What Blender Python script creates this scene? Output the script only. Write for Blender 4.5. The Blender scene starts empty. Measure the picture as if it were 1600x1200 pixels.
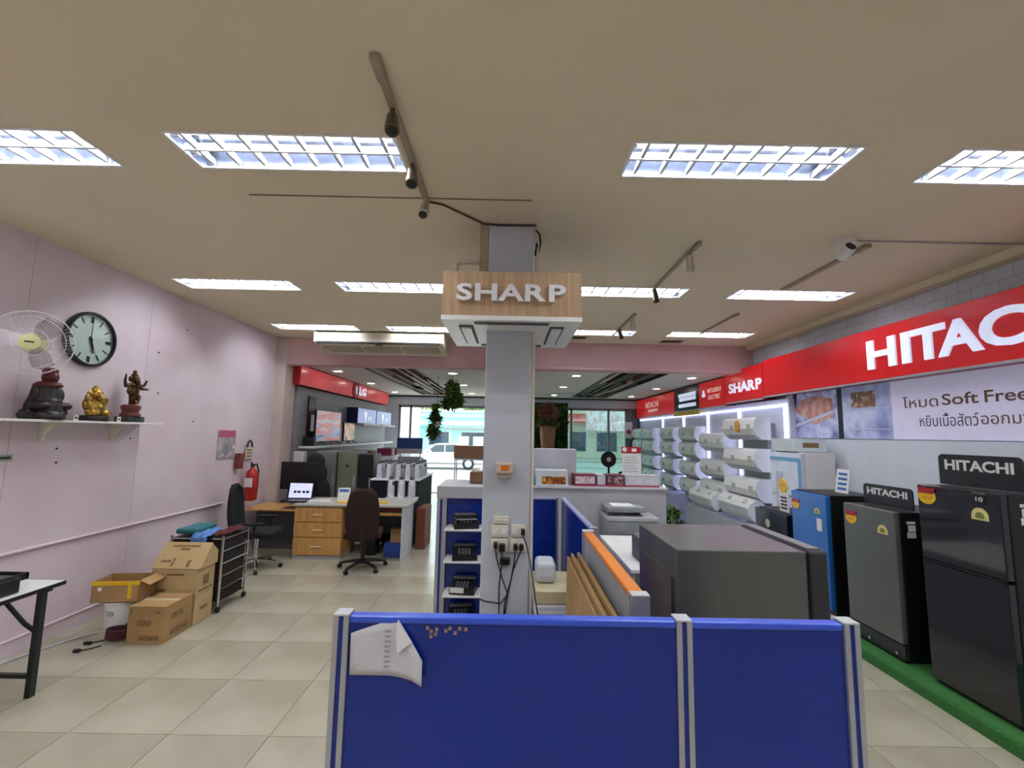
import bpy, bmesh, math, random
from mathutils import Vector, Matrix
random.seed(7)
PI = math.pi
S = bpy.context.scene
C = bpy.data.collections.new('shop'); S.collection.children.link(C)

# ---------------------------------------------------------------- camera
CAM_H, FPX = 1.82, 700.0
d = Vector((796 - 800, 678 - 600, FPX)).normalized()
r = math.radians(1.1)
up = Vector((math.sin(r), -math.cos(r), 0)); up = (up - d * up.dot(d)).normalized()
xr = d.cross(up)
M = Matrix((xr, d, up))
right, down, fwd = M.col[0].copy(), M.col[1].copy(), M.col[2].copy()
cd = bpy.data.cameras.new('camera'); cam = bpy.data.objects.new('camera', cd); C.objects.link(cam)
cd.sensor_width = 36; cd.lens = 36 * FPX / 1600; cd.clip_start = 0.05; cd.clip_end = 300
mw = Matrix.Identity(4)
for i in range(3):
    mw[i][0] = right[i]; mw[i][1] = -down[i]; mw[i][2] = -fwd[i]
mw[0][3], mw[1][3], mw[2][3] = 0, 0, CAM_H
cam.matrix_world = mw
S.camera = cam

# ---------------------------------------------------------------- world, sun, exposure
W = bpy.data.worlds.new('sky'); S.world = W; W.use_nodes = True
bg = W.node_tree.nodes['Background']; bg.inputs[0].default_value = (0.86, 0.94, 1.0, 1); bg.inputs[1].default_value = 1.7
sl = bpy.data.lights.new('sun', 'SUN'); sl.energy = 2.0; sl.angle = math.radians(3); sl.color = (1, 0.96, 0.88)
sun = bpy.data.objects.new('sun', sl); C.objects.link(sun); sun.rotation_euler = (math.radians(-28), math.radians(22), 0); sun.location = (0, 20, 12)
TUBE = 0.9
STRIP_W = 3.9   # watts of each tube's downward light
S.view_settings.view_transform = 'Standard'; S.view_settings.look = 'None'
S.view_settings.exposure = 1.5; S.view_settings.gamma = 1; S.view_settings.use_curve_mapping = False

# ---------------------------------------------------------------- materials
def lin(c):
    if isinstance(c, str):
        c = [int(c[i:i + 2], 16) / 255 for i in (0, 2, 4)]
    return tuple(x / 12.92 if x <= 0.04045 else ((x + 0.055) / 1.055) ** 2.4 for x in c) + (1,)
MATS = {}
def mat(name, col, rough=0.5, metal=0.0, var=0.06, scale=6.0, bump=0.0, emit=None, es=0.0, spec=0.5, col2=None, coat=0.0, stretch=None):
    if name in MATS: return MATS[name]
    m = bpy.data.materials.new(name); m.use_nodes = True
    nt = m.node_tree; p = nt.nodes['Principled BSDF']; L = nt.links
    tc = nt.nodes.new('ShaderNodeTexCoord'); mp = nt.nodes.new('ShaderNodeMapping')
    if stretch: mp.inputs['Scale'].default_value = stretch
    no = nt.nodes.new('ShaderNodeTexNoise'); no.inputs['Scale'].default_value = scale; no.inputs['Detail'].default_value = 4
    L.new(tc.outputs['Object'], mp.inputs[0]); L.new(mp.outputs[0], no.inputs['Vector'])
    ra = nt.nodes.new('ShaderNodeValToRGB'); a = lin(col)
    b = lin(col2) if col2 else tuple(x * (1 - var * 2) for x in a[:3]) + (1,)
    ra.color_ramp.elements[0].color = b; ra.color_ramp.elements[0].position = 0.35
    ra.color_ramp.elements[1].color = a; ra.color_ramp.elements[1].position = 0.65
    L.new(no.outputs['Fac'], ra.inputs[0]); L.new(ra.outputs[0], p.inputs['Base Color'])
    p.inputs['Roughness'].default_value = rough; p.inputs['Metallic'].default_value = metal
    p.inputs['Specular IOR Level'].default_value = spec; p.inputs['Coat Weight'].default_value = coat
    if bump:
        bn = nt.nodes.new('ShaderNodeBump'); bn.inputs['Strength'].default_value = bump; bn.inputs['Distance'].default_value = 0.02
        L.new(no.outputs['Fac'], bn.inputs['Height']); L.new(bn.outputs[0], p.inputs['Normal'])
    if emit:
        p.inputs['Emission Color'].default_value = lin(emit); p.inputs['Emission Strength'].default_value = es
    MATS[name] = m
    return m
def glassy(name, tint=(1, 1, 1), gloss=0.08, rough=0.02):
    if name in MATS: return MATS[name]
    m = bpy.data.materials.new(name); m.use_nodes = True; nt = m.node_tree; nt.nodes.clear()
    o = nt.nodes.new('ShaderNodeOutputMaterial'); mx = nt.nodes.new('ShaderNodeMixShader')
    t = nt.nodes.new('ShaderNodeBsdfTransparent'); g = nt.nodes.new('ShaderNodeBsdfGlossy')
    t.inputs[0].default_value = tint + (1,); g.inputs['Roughness'].default_value = rough
    mx.inputs[0].default_value = gloss
    nt.links.new(t.outputs[0], mx.inputs[1]); nt.links.new(g.outputs[0], mx.inputs[2]); nt.links.new(mx.outputs[0], o.inputs[0])
    MATS[name] = m; return m
def pic(name, cols, scale=3.0, rough=0.3, es=0.0, stretch=(1, 1, 1), detail=3):
    """blotchy printed / screen picture made of a few colours"""
    if name in MATS: return MATS[name]
    m = bpy.data.materials.new(name); m.use_nodes = True; nt = m.node_tree; p = nt.nodes['Principled BSDF']; L = nt.links
    tc = nt.nodes.new('ShaderNodeTexCoord'); mp = nt.nodes.new('ShaderNodeMapping'); mp.inputs['Scale'].default_value = stretch
    no = nt.nodes.new('ShaderNodeTexNoise'); no.inputs['Scale'].default_value = scale; no.inputs['Detail'].default_value = detail
    ra = nt.nodes.new('ShaderNodeValToRGB')
    el = ra.color_ramp.elements
    while len(el) < len(cols): el.new(0.5)
    for i, c in enumerate(cols):
        el[i].position = 0.3 + 0.4 * i / max(1, len(cols) - 1); el[i].color = lin(c)
    L.new(tc.outputs['Object'], mp.inputs[0]); L.new(mp.outputs[0], no.inputs['Vector']); L.new(no.outputs['Fac'], ra.inputs[0])
    L.new(ra.outputs[0], p.inputs['Base Color']); p.inputs['Roughness'].default_value = rough
    if es:
        L.new(ra.outputs[0], p.inputs['Emission Color']); p.inputs['Emission Strength'].default_value = es
    MATS[name] = m; return m

m_tile = mat('floor_tile', 'B2AC99', rough=0.22, var=0.05, scale=1.3, col2='9E9784')
m_grout = mat('grout', '8F887B', rough=0.9)
m_ceil = mat('ceiling_paint', 'E6D9BE', rough=0.9, var=0.03, scale=1.0)
m_ceil2 = mat('front_ceiling_paint', 'DEDCD6', rough=0.9, var=0.02)
m_pink = mat('pink_paint', 'E0D2D8', rough=0.75, scale=0.9, col2='D3C0C8')
m_beam = mat('pink_beam_shaded', 'D8B2B2', rough=0.8, scale=1.2, col2='C9A3A4')  # pink darker than the walls: the beam's shade is put into the colour
m_col = mat('column_paint', 'C4CBD4', rough=0.65, scale=1.0, var=0.03)
m_white = mat('white_plastic', 'E9E9E7', rough=0.35, var=0.02)
m_offw = mat('ivory_plastic', 'E3DEC9', rough=0.4, var=0.03)
m_wpaint = mat('led_tinted_white', 'DADFEA', rough=0.6, var=0.02)  # bluish cast of the LED light mixed into the white base colour
m_grey = mat('light_grey_laminate', 'B9B9C0', rough=0.45, var=0.03)
m_alu = mat('aluminium', 'B8BBC0', rough=0.38, metal=0.55, var=0.04)
m_chrome = mat('chrome', 'D8D8DA', rough=0.15, metal=1.0, var=0.02)
m_black = mat('black_plastic', '141416', rough=0.4, var=0.1)
m_blackm = mat('black_metal', '17191B', rough=0.45, metal=0.2)
m_blue = mat('blue_panel', '022A92', rough=0.2, scale=1.2, col2='022584', coat=0.1)
m_bluetrim = mat('blue_trim', '3A5CD8', rough=0.3, var=0.03)
m_orange = mat('orange_trim', 'E8831C', rough=0.4, var=0.04)
m_card = mat('cardboard', 'B08D5E', rough=0.85, scale=3, col2='A07E50')
m_card2 = mat('pale_cardboard', 'C6AC7E', rough=0.85, scale=3, col2='BA9F70')
m_wood = mat('sign_oak', 'BC9E7C', rough=0.55, scale=5, col2='A38666', stretch=(9, 9, 0.5))
m_desk = mat('desk_beech', 'D2A25F', rough=0.45, scale=4, col2='BD8C4C', stretch=(6, 6, 0.7))
m_darkw = mat('dark_wood', '4A2E22', rough=0.5, scale=5)
m_maroon = mat('maroon_fabric', '2B1416', rough=0.9, scale=60, bump=0.1)
m_fabric = mat('black_fabric', '16161B', rough=0.9, scale=60, bump=0.1)
m_red = mat('red_sign_face', 'BE1017', rough=0.3, var=0.03, emit='D8181C', es=0.07)
m_redd = mat('red_plain', 'B5202A', rough=0.35)
m_glow = mat('lit_letter', 'DDE6FA', rough=0.4, emit='DCE4FF', es=0.2)
m_turf = mat('artificial_turf', '44883F', rough=0.95, scale=160, col2='245C28', bump=0.6)
m_tube = mat('fluorescent_tube', 'FFFFFF', rough=0.4, emit='F1F5FF', es=TUBE)
m_refl = mat('lamp_reflector', 'B4BAC8', rough=0.25, metal=0.9, var=0.02)
m_louv = mat('lamp_louver', 'D5DAE4', rough=0.4, metal=0.2, var=0.02)
m_dl = mat('downlight_disc', 'FFFFFF', emit='FFFAF0', es=7.0)
m_led = mat('led_strip', 'FFFFFF', emit='C9D0FF', es=1.1)
m_gold = mat('gold_paint', 'C9A548', rough=0.35, metal=0.6, scale=40, col2='7A5C1E')
m_bronze = mat('bronze', '6A4428', rough=0.4, metal=0.6, scale=40, col2='2C1A10')
m_ebony = mat('dark_resin', '221513', rough=0.45, scale=40, col2='0D0807')
m_dred = mat('dark_red', '5E1A1C', rough=0.5)
m_leaf = mat('leaf_green', '50762E', rough=0.6, scale=20, col2='264A1A')
m_leaf2 = mat('leaf_pale', '6E8A3A', rough=0.6, scale=20, col2='3F5A22')
m_yellow = mat('yellow_print', 'F2C21B', rough=0.4, var=0.03)
m_glass = glassy('shop_glass', (0.93, 0.97, 0.96), 0.03)
m_tglass = glassy('tinted_shop_glass', (0.42, 0.56, 0.54), 0.08)
m_wrap = glassy('plastic_wrap', (0.95, 0.96, 0.98), 0.1, 0.12)
m_ink = mat('dark_print', '3A2C22', rough=0.7)
m_scr = pic('carton_print', ('3A2C22', 'A88658', '4A3828', 'B08D5E'), 60, 0.8, stretch=(1, 1, 1.5))
m_scrw = pic('small_print', ('45454A', 'D0D0D4', '55555A', 'DCDCE0'), 90, 0.6)
m_paper = mat('paper', 'D5D5D8', rough=0.7, var=0.02)

# ---------------------------------------------------------------- mesh helpers
class B:
    def __init__(s): s.v = []; s.f = []
    def add(s, vs, fs):
        n = len(s.v); s.v += [tuple(v) for v in vs]; s.f += [tuple(i + n for i in f) for f in fs]; return s
    def box(s, x0, x1, y0, y1, z0, z1):
        return s.add([(x0, y0, z0), (x1, y0, z0), (x1, y1, z0), (x0, y1, z0), (x0, y0, z1), (x1, y0, z1), (x1, y1, z1), (x0, y1, z1)],
                     [(0, 3, 2, 1), (4, 5, 6, 7), (0, 1, 5, 4), (1, 2, 6, 5), (2, 3, 7, 6), (3, 0, 4, 7)])
    def rb(s, x0, x1, y0, y1, z0, z1, r=0.01, seg=2):
        bm = bmesh.new(); bmesh.ops.create_cube(bm, size=1)
        for v in bm.verts: v.co = ((x0 + x1) / 2 + v.co.x * (x1 - x0), (y0 + y1) / 2 + v.co.y * (y1 - y0), (z0 + z1) / 2 + v.co.z * (z1 - z0))
        bmesh.ops.bevel(bm, geom=bm.edges[:], offset=min(r, 0.49 * min(x1 - x0, y1 - y0, z1 - z0)), segments=seg, affect='EDGES', profile=0.5)
        return s.bm(bm)
    def bm(s, bm):
        bm.verts.index_update(); s.add([v.co[:] for v in bm.verts], [[v.index for v in f.verts] for f in bm.faces]); bm.free(); return s
    def tube(s, pts, rad, n=8, caps=True):
        pts = [Vector(p) for p in pts]; rings = []
        rads = rad if isinstance(rad, (list, tuple)) else [rad] * len(pts)
        u = None
        for i, p in enumerate(pts):
            t = (pts[min(i + 1, len(pts) - 1)] - pts[max(i - 1, 0)])
            t = t.normalized() if t.length > 1e-9 else Vector((0, 0, 1))
            if u is None: u = t.orthogonal().normalized()
            else:
                u = u - t * u.dot(t); u = u.normalized() if u.length > 1e-6 else t.orthogonal().normalized()
            w = t.cross(u)
            rings.append([p + (u * math.cos(a) + w * math.sin(a)) * rads[i] for a in [2 * PI * k / n for k in range(n)]])
        vs = [v for rg in rings for v in rg]; fs = []
        for i in range(len(rings) - 1):
            for k in range(n):
                a = i * n + k; b = i * n + (k + 1) % n; fs.append((a, b, b + n, a + n))
        if caps: fs.append(tuple(range(n))[::-1]); fs.append(tuple((len(rings) - 1) * n + k for k in range(n)))
        return s.add(vs, fs)
    def cyl(s, p, q, rad, n=16): return s.tube([p, q], rad, n)
    def lathe(s, prof, c=(0, 0, 0), n=20, axis='Z', caps=True):
        vs = []; fs = []
        for (rr, z) in prof:
            for k in range(n):
                a = 2 * PI * k / n; x, y = rr * math.cos(a), rr * math.sin(a)
                v = (x, y, z) if axis == 'Z' else ((z, x, y) if axis == 'X' else (y, z, x))
                vs.append((v[0] + c[0], v[1] + c[1], v[2] + c[2]))
        m_ = len(prof)
        for i in range(m_ - 1):
            for k in range(n):
                a = i * n + k; b = i * n + (k + 1) % n; fs.append((a, b, b + n, a + n))
        if caps: fs.append(tuple(range(n))[::-1]); fs.append(tuple((m_ - 1) * n + k for k in range(n)))
        return s.add(vs, fs)
    def prism(s, poly, h0, h1, ax='Z'):
        """poly in the two other axes (order XY, YZ (ax X), XZ (ax Y)) extruded along ax"""
        def mk(a, b, h): return (a, b, h) if ax == 'Z' else ((h, a, b) if ax == 'X' else (a, h, b))
        n = len(poly)
        vs = [mk(a, b, h0) for a, b in poly] + [mk(a, b, h1) for a, b in poly]
        fs = [tuple(range(n))[::-1], tuple(range(n, 2 * n))] + [(k, (k + 1) % n, n + (k + 1) % n, n + k) for k in range(n)]
        return s.add(vs, fs)
    def ball(s, c, r_, n=10):
        rx, ry, rz = r_ if isinstance(r_, (tuple, list)) else (r_, r_, r_)
        bm = bmesh.new(); bmesh.ops.create_uvsphere(bm, u_segments=n + 4, v_segments=n, radius=1)
        for v in bm.verts: v.co = (c[0] + v.co.x * rx, c[1] + v.co.y * ry, c[2] + v.co.z * rz)
        return s.bm(bm)
    def xf(s, mx):
        s.v = [tuple(mx @ Vector(v)) for v in s.v]; return s
    def mesh(s, name):
        me = bpy.data.meshes.new(name); me.from_pydata(s.v, [], s.f)
        bm = bmesh.new(); bm.from_mesh(me); bmesh.ops.recalc_face_normals(bm, faces=bm.faces); bm.to_mesh(me); bm.free()
        return me
    def build(s, name, m, parent=None, smooth=False, loc=None):
        me = s.mesh(name)
        if smooth:
            for p in me.polygons: p.use_smooth = True
            me.set_sharp_from_angle(angle=math.radians(40))
        me.materials.append(m)
        o = bpy.data.objects.new(name, me); C.objects.link(o)
        if parent: o.parent = parent
        if loc: o.location = loc
        return o
def tag(o, label=None, cat=None, group=None, kind=None):
    if label: o['label'] = label
    if cat: o['category'] = cat
    if group: o['group'] = group
    if kind: o['kind'] = kind
    return o
def thing(name, label, cat, loc=(0, 0, 0), rz=0, group=None, rot=None):
    o = bpy.data.objects.new(name, None); C.objects.link(o); o.empty_display_size = 0.1
    o.location = loc; o.rotation_euler = rot if rot else (0, 0, rz)
    return tag(o, label, cat, group)
def struct(o): o['kind'] = 'structure'; return o
def inst(me_obj, name, parent, loc=(0, 0, 0), rot=(0, 0, 0), m=None):
    o = bpy.data.objects.new(name, me_obj.data); C.objects.link(o); o.parent = parent; o.location = loc; o.rotation_euler = rot
    return o
def copy_tree(o, parent=None):
    c = o.copy(); C.objects.link(c); c.parent = parent
    for ch in [x for x in C.objects if x.parent == o]: copy_tree(ch, c)
    return c
ORI = {'-X': Matrix(((0, 0, -1), (-1, 0, 0), (0, 1, 0))).to_4x4(),
       '+X': Matrix(((0, 0, 1), (1, 0, 0), (0, 1, 0))).to_4x4(),
       '-Y': Matrix(((1, 0, 0), (0, 0, -1), (0, 1, 0))).to_4x4(),
       'UP': Matrix.Identity(4)}
def outline_fill(o):
    """fill glyph outlines one by one, so overlapping strokes do not cut holes"""
    from mathutils.geometry import interpolate_bezier, tessellate_polygon
    cv = o.to_curve(bpy.context.evaluated_depsgraph_get()); polys = []
    for sp in cv.splines:
        bp = sp.bezier_points; pts = []
        for i in range(len(bp)):
            a, b_ = bp[i], bp[(i + 1) % len(bp)]
            pts += [Vector((p.x, p.y, 0)) for p in interpolate_bezier(a.co, a.handle_right, b_.handle_left, b_.co, 6)[:-1]]
        if len(pts) > 2: polys.append(pts)
    o.to_curve_clear()
    area = lambda p: sum(p[i].x * p[(i + 1) % len(p)].y - p[(i + 1) % len(p)].x * p[i].y for i in range(len(p)))
    def inside(q, p):
        c = False
        for i in range(len(p)):
            a, b_ = p[i], p[i - 1]
            if (a.y > q.y) != (b_.y > q.y) and q.x < (b_.x - a.x) * (q.y - a.y) / (b_.y - a.y) + a.x: c = not c
        return c
    sg = 1 if area(max(polys, key=lambda p: abs(area(p)))) > 0 else -1
    outs = [p for p in polys if area(p) * sg > 0]; hol = [p for p in polys if area(p) * sg < 0]; vs = []; fs = []
    for p in outs:
        grp = [p] + [h for h in hol if inside(h[0], p)]; n = len(vs)
        tris = tessellate_polygon(grp)
        for g_ in grp: vs += [v.copy() for v in g_]
        fs += [tuple(n + i for i in t_) for t_ in tris]
    return vs, fs
def text_b(s, bold=0.0):
    cu = bpy.data.curves.new('t', 'FONT'); cu.body = s; cu.offset = bold; cu.resolution_u = 4
    o = bpy.data.objects.new('t', cu); C.objects.link(o)
    bpy.context.view_layer.update()
    if any(ord(c) > 0x0E00 for c in s):
        vs, fs = outline_fill(o); bpy.data.objects.remove(o); bpy.data.curves.remove(cu)
        return vs, fs
    me = bpy.data.meshes.new_from_object(o.evaluated_get(bpy.context.evaluated_depsgraph_get()))
    vs = [v.co.copy() for v in me.vertices]; fs = [tuple(p.vertices) for p in me.polygons]
    bpy.data.objects.remove(o); bpy.data.curves.remove(cu); bpy.data.meshes.remove(me)
    return vs, fs
def solid(vs, fs, dep):
    """flat text faces -> slab with sides"""
    bm = bmesh.new(); vv = [bm.verts.new(v) for v in vs]
    for f in fs:
        try: bm.faces.new([vv[i] for i in f])
        except ValueError: pass
    bmesh.ops.remove_doubles(bm, verts=bm.verts, dist=1e-5)
    rs = bmesh.ops.extrude_face_region(bm, geom=bm.faces[:])
    for e in rs['geom']:
        if isinstance(e, bmesh.types.BMVert): e.co.z += dep
    return bm
def text(s, w, h, dep, face, loc, m, parent=None, name='lettering', bold=0.01, center=True):
    """whole string fitted into w x h; loc = lower left corner (or centre) of the string on the surface"""
    vs, fs = text_b(s, bold)
    if not vs: return None
    x0 = min(v.x for v in vs); x1 = max(v.x for v in vs); y0 = min(v.y for v in vs); y1 = max(v.y for v in vs)
    for v in vs:
        v.x = ((v.x - x0) / (x1 - x0) - (0.5 if center else 0)) * w; v.y = ((v.y - y0) / (y1 - y0) - (0.5 if center else 0)) * h
    b = B().bm(solid(vs, fs, dep)); b.xf(ORI[face] if isinstance(face, str) else face)
    return b.build(name, m, parent, loc=loc)
def letters(s, w, h, dep, face, loc, m, parent, bold=0.03, gap=0.14):
    """separate solid letters, string centred on loc"""
    L = []
    for ch in s:
        vs, fs = text_b(ch, bold); x0 = min(v.x for v in vs); x1 = max(v.x for v in vs); y0 = min(v.y for v in vs); y1 = max(v.y for v in vs)
        L.append((vs, fs, x0, x1, y0, y1))
    hh = L[0][5] - L[0][4]; gp = gap * hh
    gps = [gp * (-0.3 if s[i:i + 2] in ('TA',) else 0.25 if 'A' in s[i:i + 2] else 1) for i in range(len(s) - 1)] + [0]
    tot = sum(l[3] - l[2] for l in L) + sum(gps); cur = -tot / 2; out = []
    R = ORI[face] if isinstance(face, str) else face
    for (vs, fs, x0, x1, y0, y1), gp in zip(L, gps):
        for v in vs: v.x = (v.x - x0 + cur) / tot * w; v.y = ((v.y - y0) / (y1 - y0) - 0.5) * h
        cur += x1 - x0 + gp
        cx = sum(v.x for v in vs) / len(vs)
        for v in vs: v.x -= cx
        b = B().bm(solid(vs, fs, dep)); b.xf(R)
        off = R @ Vector((cx, 0, 0))
        out.append(b.build('letter', m, parent, loc=tuple(Vector(loc) + off)))
    return out
def bar(w, h, dep, face, loc, m, parent, name='print'):
    b = B().box(-w / 2, w / 2, -h / 2, h / 2, 0, dep).xf(ORI[face]); return b.build(name, m, parent, loc=loc)
def letters_at(s, ext, h, dep, loc, m, parent, bold=0.03):
    """letters on a -X face, each stretched between two Y values"""
    for ch, (ya, yb) in zip(s, ext):
        vs, fs = text_b(ch, bold); x0 = min(v.x for v in vs); x1 = max(v.x for v in vs); y0 = min(v.y for v in vs); y1 = max(v.y for v in vs)
        for v in vs: v.x = ((v.x - x0) / (x1 - x0) - 0.5) * (ya - yb); v.y = ((v.y - y0) / (y1 - y0) - 0.5) * h
        B().bm(solid(vs, fs, dep)).xf(ORI['-X']).build('letter', m, parent, loc=(loc[0], (ya + yb) / 2 - loc[1], loc[2]))
def remesh(o, vox):
    md = o.modifiers.new('r', 'REMESH'); md.mode = 'VOXEL'; md.voxel_size = vox; md.use_smooth_shade = True
    return o
def sheet_holes(x0, x1, y0, y1, z, holes):
    xs = sorted({x0, x1} | {h[0] for h in holes} | {h[1] for h in holes}); ys = sorted({y0, y1} | {h[2] for h in holes} | {h[3] for h in holes})
    b = B(); idx = {}
    for i, x in enumerate(xs):
        for j, y in enumerate(ys): idx[i, j] = len(b.v); b.v.append((x, y, z))
    for i in range(len(xs) - 1):
        for j in range(len(ys) - 1):
            cx, cy = (xs[i] + xs[i + 1]) / 2, (ys[j] + ys[j + 1]) / 2
            if any(h[0] < cx < h[1] and h[2] < cy < h[3] for h in holes): continue
            b.f.append((idx[i, j], idx[i, j + 1], idx[i + 1, j + 1], idx[i + 1, j]))
    return b
#@@PARTS
# ================================================================ STRUCTURE
XL, XR, YB, YF, H, YBEAM, H2 = -3.93, 4.10, -3.2, 13.8, 3.37, 7.46, 2.95
# floor with single tiles
floor = struct(B().box(XL - 0.1, XR + 0.1, YB - 0.1, YF, -0.15, -0.004).build('floor', m_grout))
xs = [XL] + [round(-3.8 + 0.6 * i, 3) for i in range(14)] + [XR]
ys = [1.7 + 0.6 * j for j in range(17)]
g = 0.002
proto = {}
for i in range(len(xs) - 1):
    for j in range(len(ys) - 1):
        w = round(xs[i + 1] - xs[i], 3)
        cx, cy = (xs[i] + xs[i + 1]) / 2, (ys[j] + ys[j + 1]) / 2
        if w not in proto:
            proto[w] = B().prism([(-w / 2 + g, -0.3 + g), (w / 2 - g, -0.3 + g), (w / 2 - g, 0.3 - g), (-w / 2 + g, 0.3 - g)], -0.012, 0).build('tile', m_tile, floor, loc=(cx, cy, 0))
        else: inst(proto[w], 'tile', floor, (cx, cy, 0))
rest = B()
for (a, b_) in ((YB, 1.7), (ys[-1], YF)):
    n = max(1, round((b_ - a) / 0.6))
    for i in range(len(xs) - 1):
        for j in range(n):
            y0 = a + (b_ - a) * j / n; y1 = a + (b_ - a) * (j + 1) / n
            rest.add([(xs[i] + g, y0 + g, 0), (xs[i + 1] - g, y0 + g, 0), (xs[i + 1] - g, y1 - g, 0), (xs[i] + g, y1 - g, 0)], [(0, 1, 2, 3)])
tag(rest.build('floor_tiles', m_tile, floor), kind='stuff')

# ceilings
LX = (-2.95, -1.25, 1.25, 3.0); LY = (2.37, 4.70, 6.65, 0.05, -2.2)
LW, LD = 0.61, 0.155
holes = [(x - LW, x + LW, y - LD, y + LD) for x in LX for y in LY]
struct(sheet_holes(XL, XR, YB, YBEAM, H, holes).build('ceiling', m_ceil))
sp = [(-2.65, -1.72, 7.86, 13.45), (1.85, 2.85, 7.86, 13.45)]
ceil2 = struct(sheet_holes(XL, XR, YBEAM + 0.3, YF, H2, sp).build('ceiling', m_ceil2))
rec = B()
for x0, x1, y0, y1 in sp:
    rec.box(x0 - 0.02, x0, y0, y1, H2, H2 + 0.2).box(x1, x1 + 0.02, y0, y1, H2, H2 + 0.2).box(x0, x1, y0 - 0.02, y0, H2, H2 + 0.2).box(x0, x1, y1, y1 + 0.02, H2, H2 + 0.2).box(x0 - .02, x1 + .02, y0 - .02, y1 + .02, H2 + 0.2, H2 + 0.22)
rec.build('slat_recess', mat('recess_black', '1B1614', rough=0.8), ceil2)
slm = [mat('slat_walnut', '6A4630', rough=0.5, scale=4, stretch=(8, .5, 8)), mat('slat_dark', '2A1C16', rough=0.5), mat('slat_pale', 'C9B8A6', rough=0.5), mat('slat_redwood', '7E3F2B', rough=0.5), mat('slat_oak', '9A7350', rough=0.5)]
for x0, x1, y0, y1 in sp:
    n = 13; pw = (x1 - x0) / n
    for k in range(n):
        yy = y0 + 0.01
        while yy < y1 - 0.3:
            le = min(random.choice((1.4, 1.9, 2.4)), y1 - 0.01 - yy); zz = H2 - 0.005 + random.choice((0, 0.03, 0.07))
            if y1 - 0.01 - (yy + le) < 0.3: le = y1 - 0.01 - yy
            B().box(x0 + k * pw + 0.008, x0 + (k + 1) * pw - 0.02, yy, yy + le - 0.012, zz, zz + 0.09).build('slat', random.choice(slm[:2] + slm), ceil2)
            yy += le
struct(B().box(XL - 0.1, XR + 0.1, YB - 0.1, YF + 0.25, H + 0.16, H + 0.3).build('sky_block_slab', m_grout))  # unseen slab added above the ceilings to keep sky light out

# left wall: boards on a backing
wl = struct(B().box(XL - 0.12, XL - 0.012, YB - 0.1, YF, 0, H + 0.16).build('wall_left', m_pink))
wy = [YB, 1.2, 3.57, 4.80, 7.46, 10.2, YF]
for a, b_ in zip(wy[:-1], wy[1:]):
    B().box(XL - 0.012, XL, a + 0.002, b_ - 0.002, 0, H).build('wall_panel', m_pink, wl)
m_brickp = mat('grey_wallpaper', 'BCC0C2', rough=0.8, scale=3, col2='A2A8AC')
nt = m_brickp.node_tree; br = nt.nodes.new('ShaderNodeTexBrick'); tcn = nt.nodes.new('ShaderNodeTexCoord'); sx = nt.nodes.new('ShaderNodeSeparateXYZ'); cb = nt.nodes.new('ShaderNodeCombineXYZ')
nt.links.new(tcn.outputs['Object'], sx.inputs[0]); nt.links.new(sx.outputs[1], cb.inputs[0]); nt.links.new(sx.outputs[2], cb.inputs[1]); nt.links.new(cb.outputs[0], br.inputs[0])
br.inputs['Color1'].default_value = lin('CACED4'); br.inputs['Color2'].default_value = lin('BFC5CB'); br.inputs['Mortar'].default_value = lin('ADB3B9'); br.inputs['Scale'].default_value = 2.2; br.inputs['Mortar Size'].default_value = 0.012
nt.links.new(br.outputs[0], nt.nodes['Principled BSDF'].inputs['Base Color'])
struct(B().box(XR, XR + 0.12, YB - 0.1, YF, 0, H + 0.16).build('wall_right', m_brickp))
struct(B().box(XL - 0.1, XR + 0.1, YB - 0.12, YB, 0, H + 0.16).build('wall_back', m_pink))
struct(B().box(XR - 0.12, XR, YB, YBEAM, H - 0.07, H).build('trim_1', m_ceil))
bb = struct(B().box(XL, XL + 0.014, YB, 7.44, 0, 0.115).build('baseboard_left', m_pink))
B().cyl((XL + 0.012, YB, 0.125), (XL + 0.012, 7.44, 0.125), 0.012, 8).build('rail', m_pink, bb)
# beam and pilaster
struct(B().box(XL, XR, YBEAM, YBEAM + 0.32, 2.92, H + 0.1).build('beam', m_beam))
struct(B().box(XL, XL + 0.17, YBEAM - 0.02, YBEAM + 0.34, 0, 2.92).box(XL, XL + .17, YBEAM - 0.02, YBEAM, 2.92, H).build('pilaster', mat('pilaster_paint', 'D6C4BC', rough=0.7, scale=1.2)))
# columns
struct(B().rb(-0.18, 0.15, 3.18, 3.52, 0, H, 0.006, 1).build('column', m_col))
struct(B().box(-0.18, 0.17, YBEAM - 0.01, YBEAM + 0.34, 0, 2.92).build('column', m_col))
struct(B().box(0.12, 0.42, YBEAM + 0.32, YF, 2.80, H2).build('beam', mat('cream_paint', 'D8CDB4', rough=0.7)))

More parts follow.
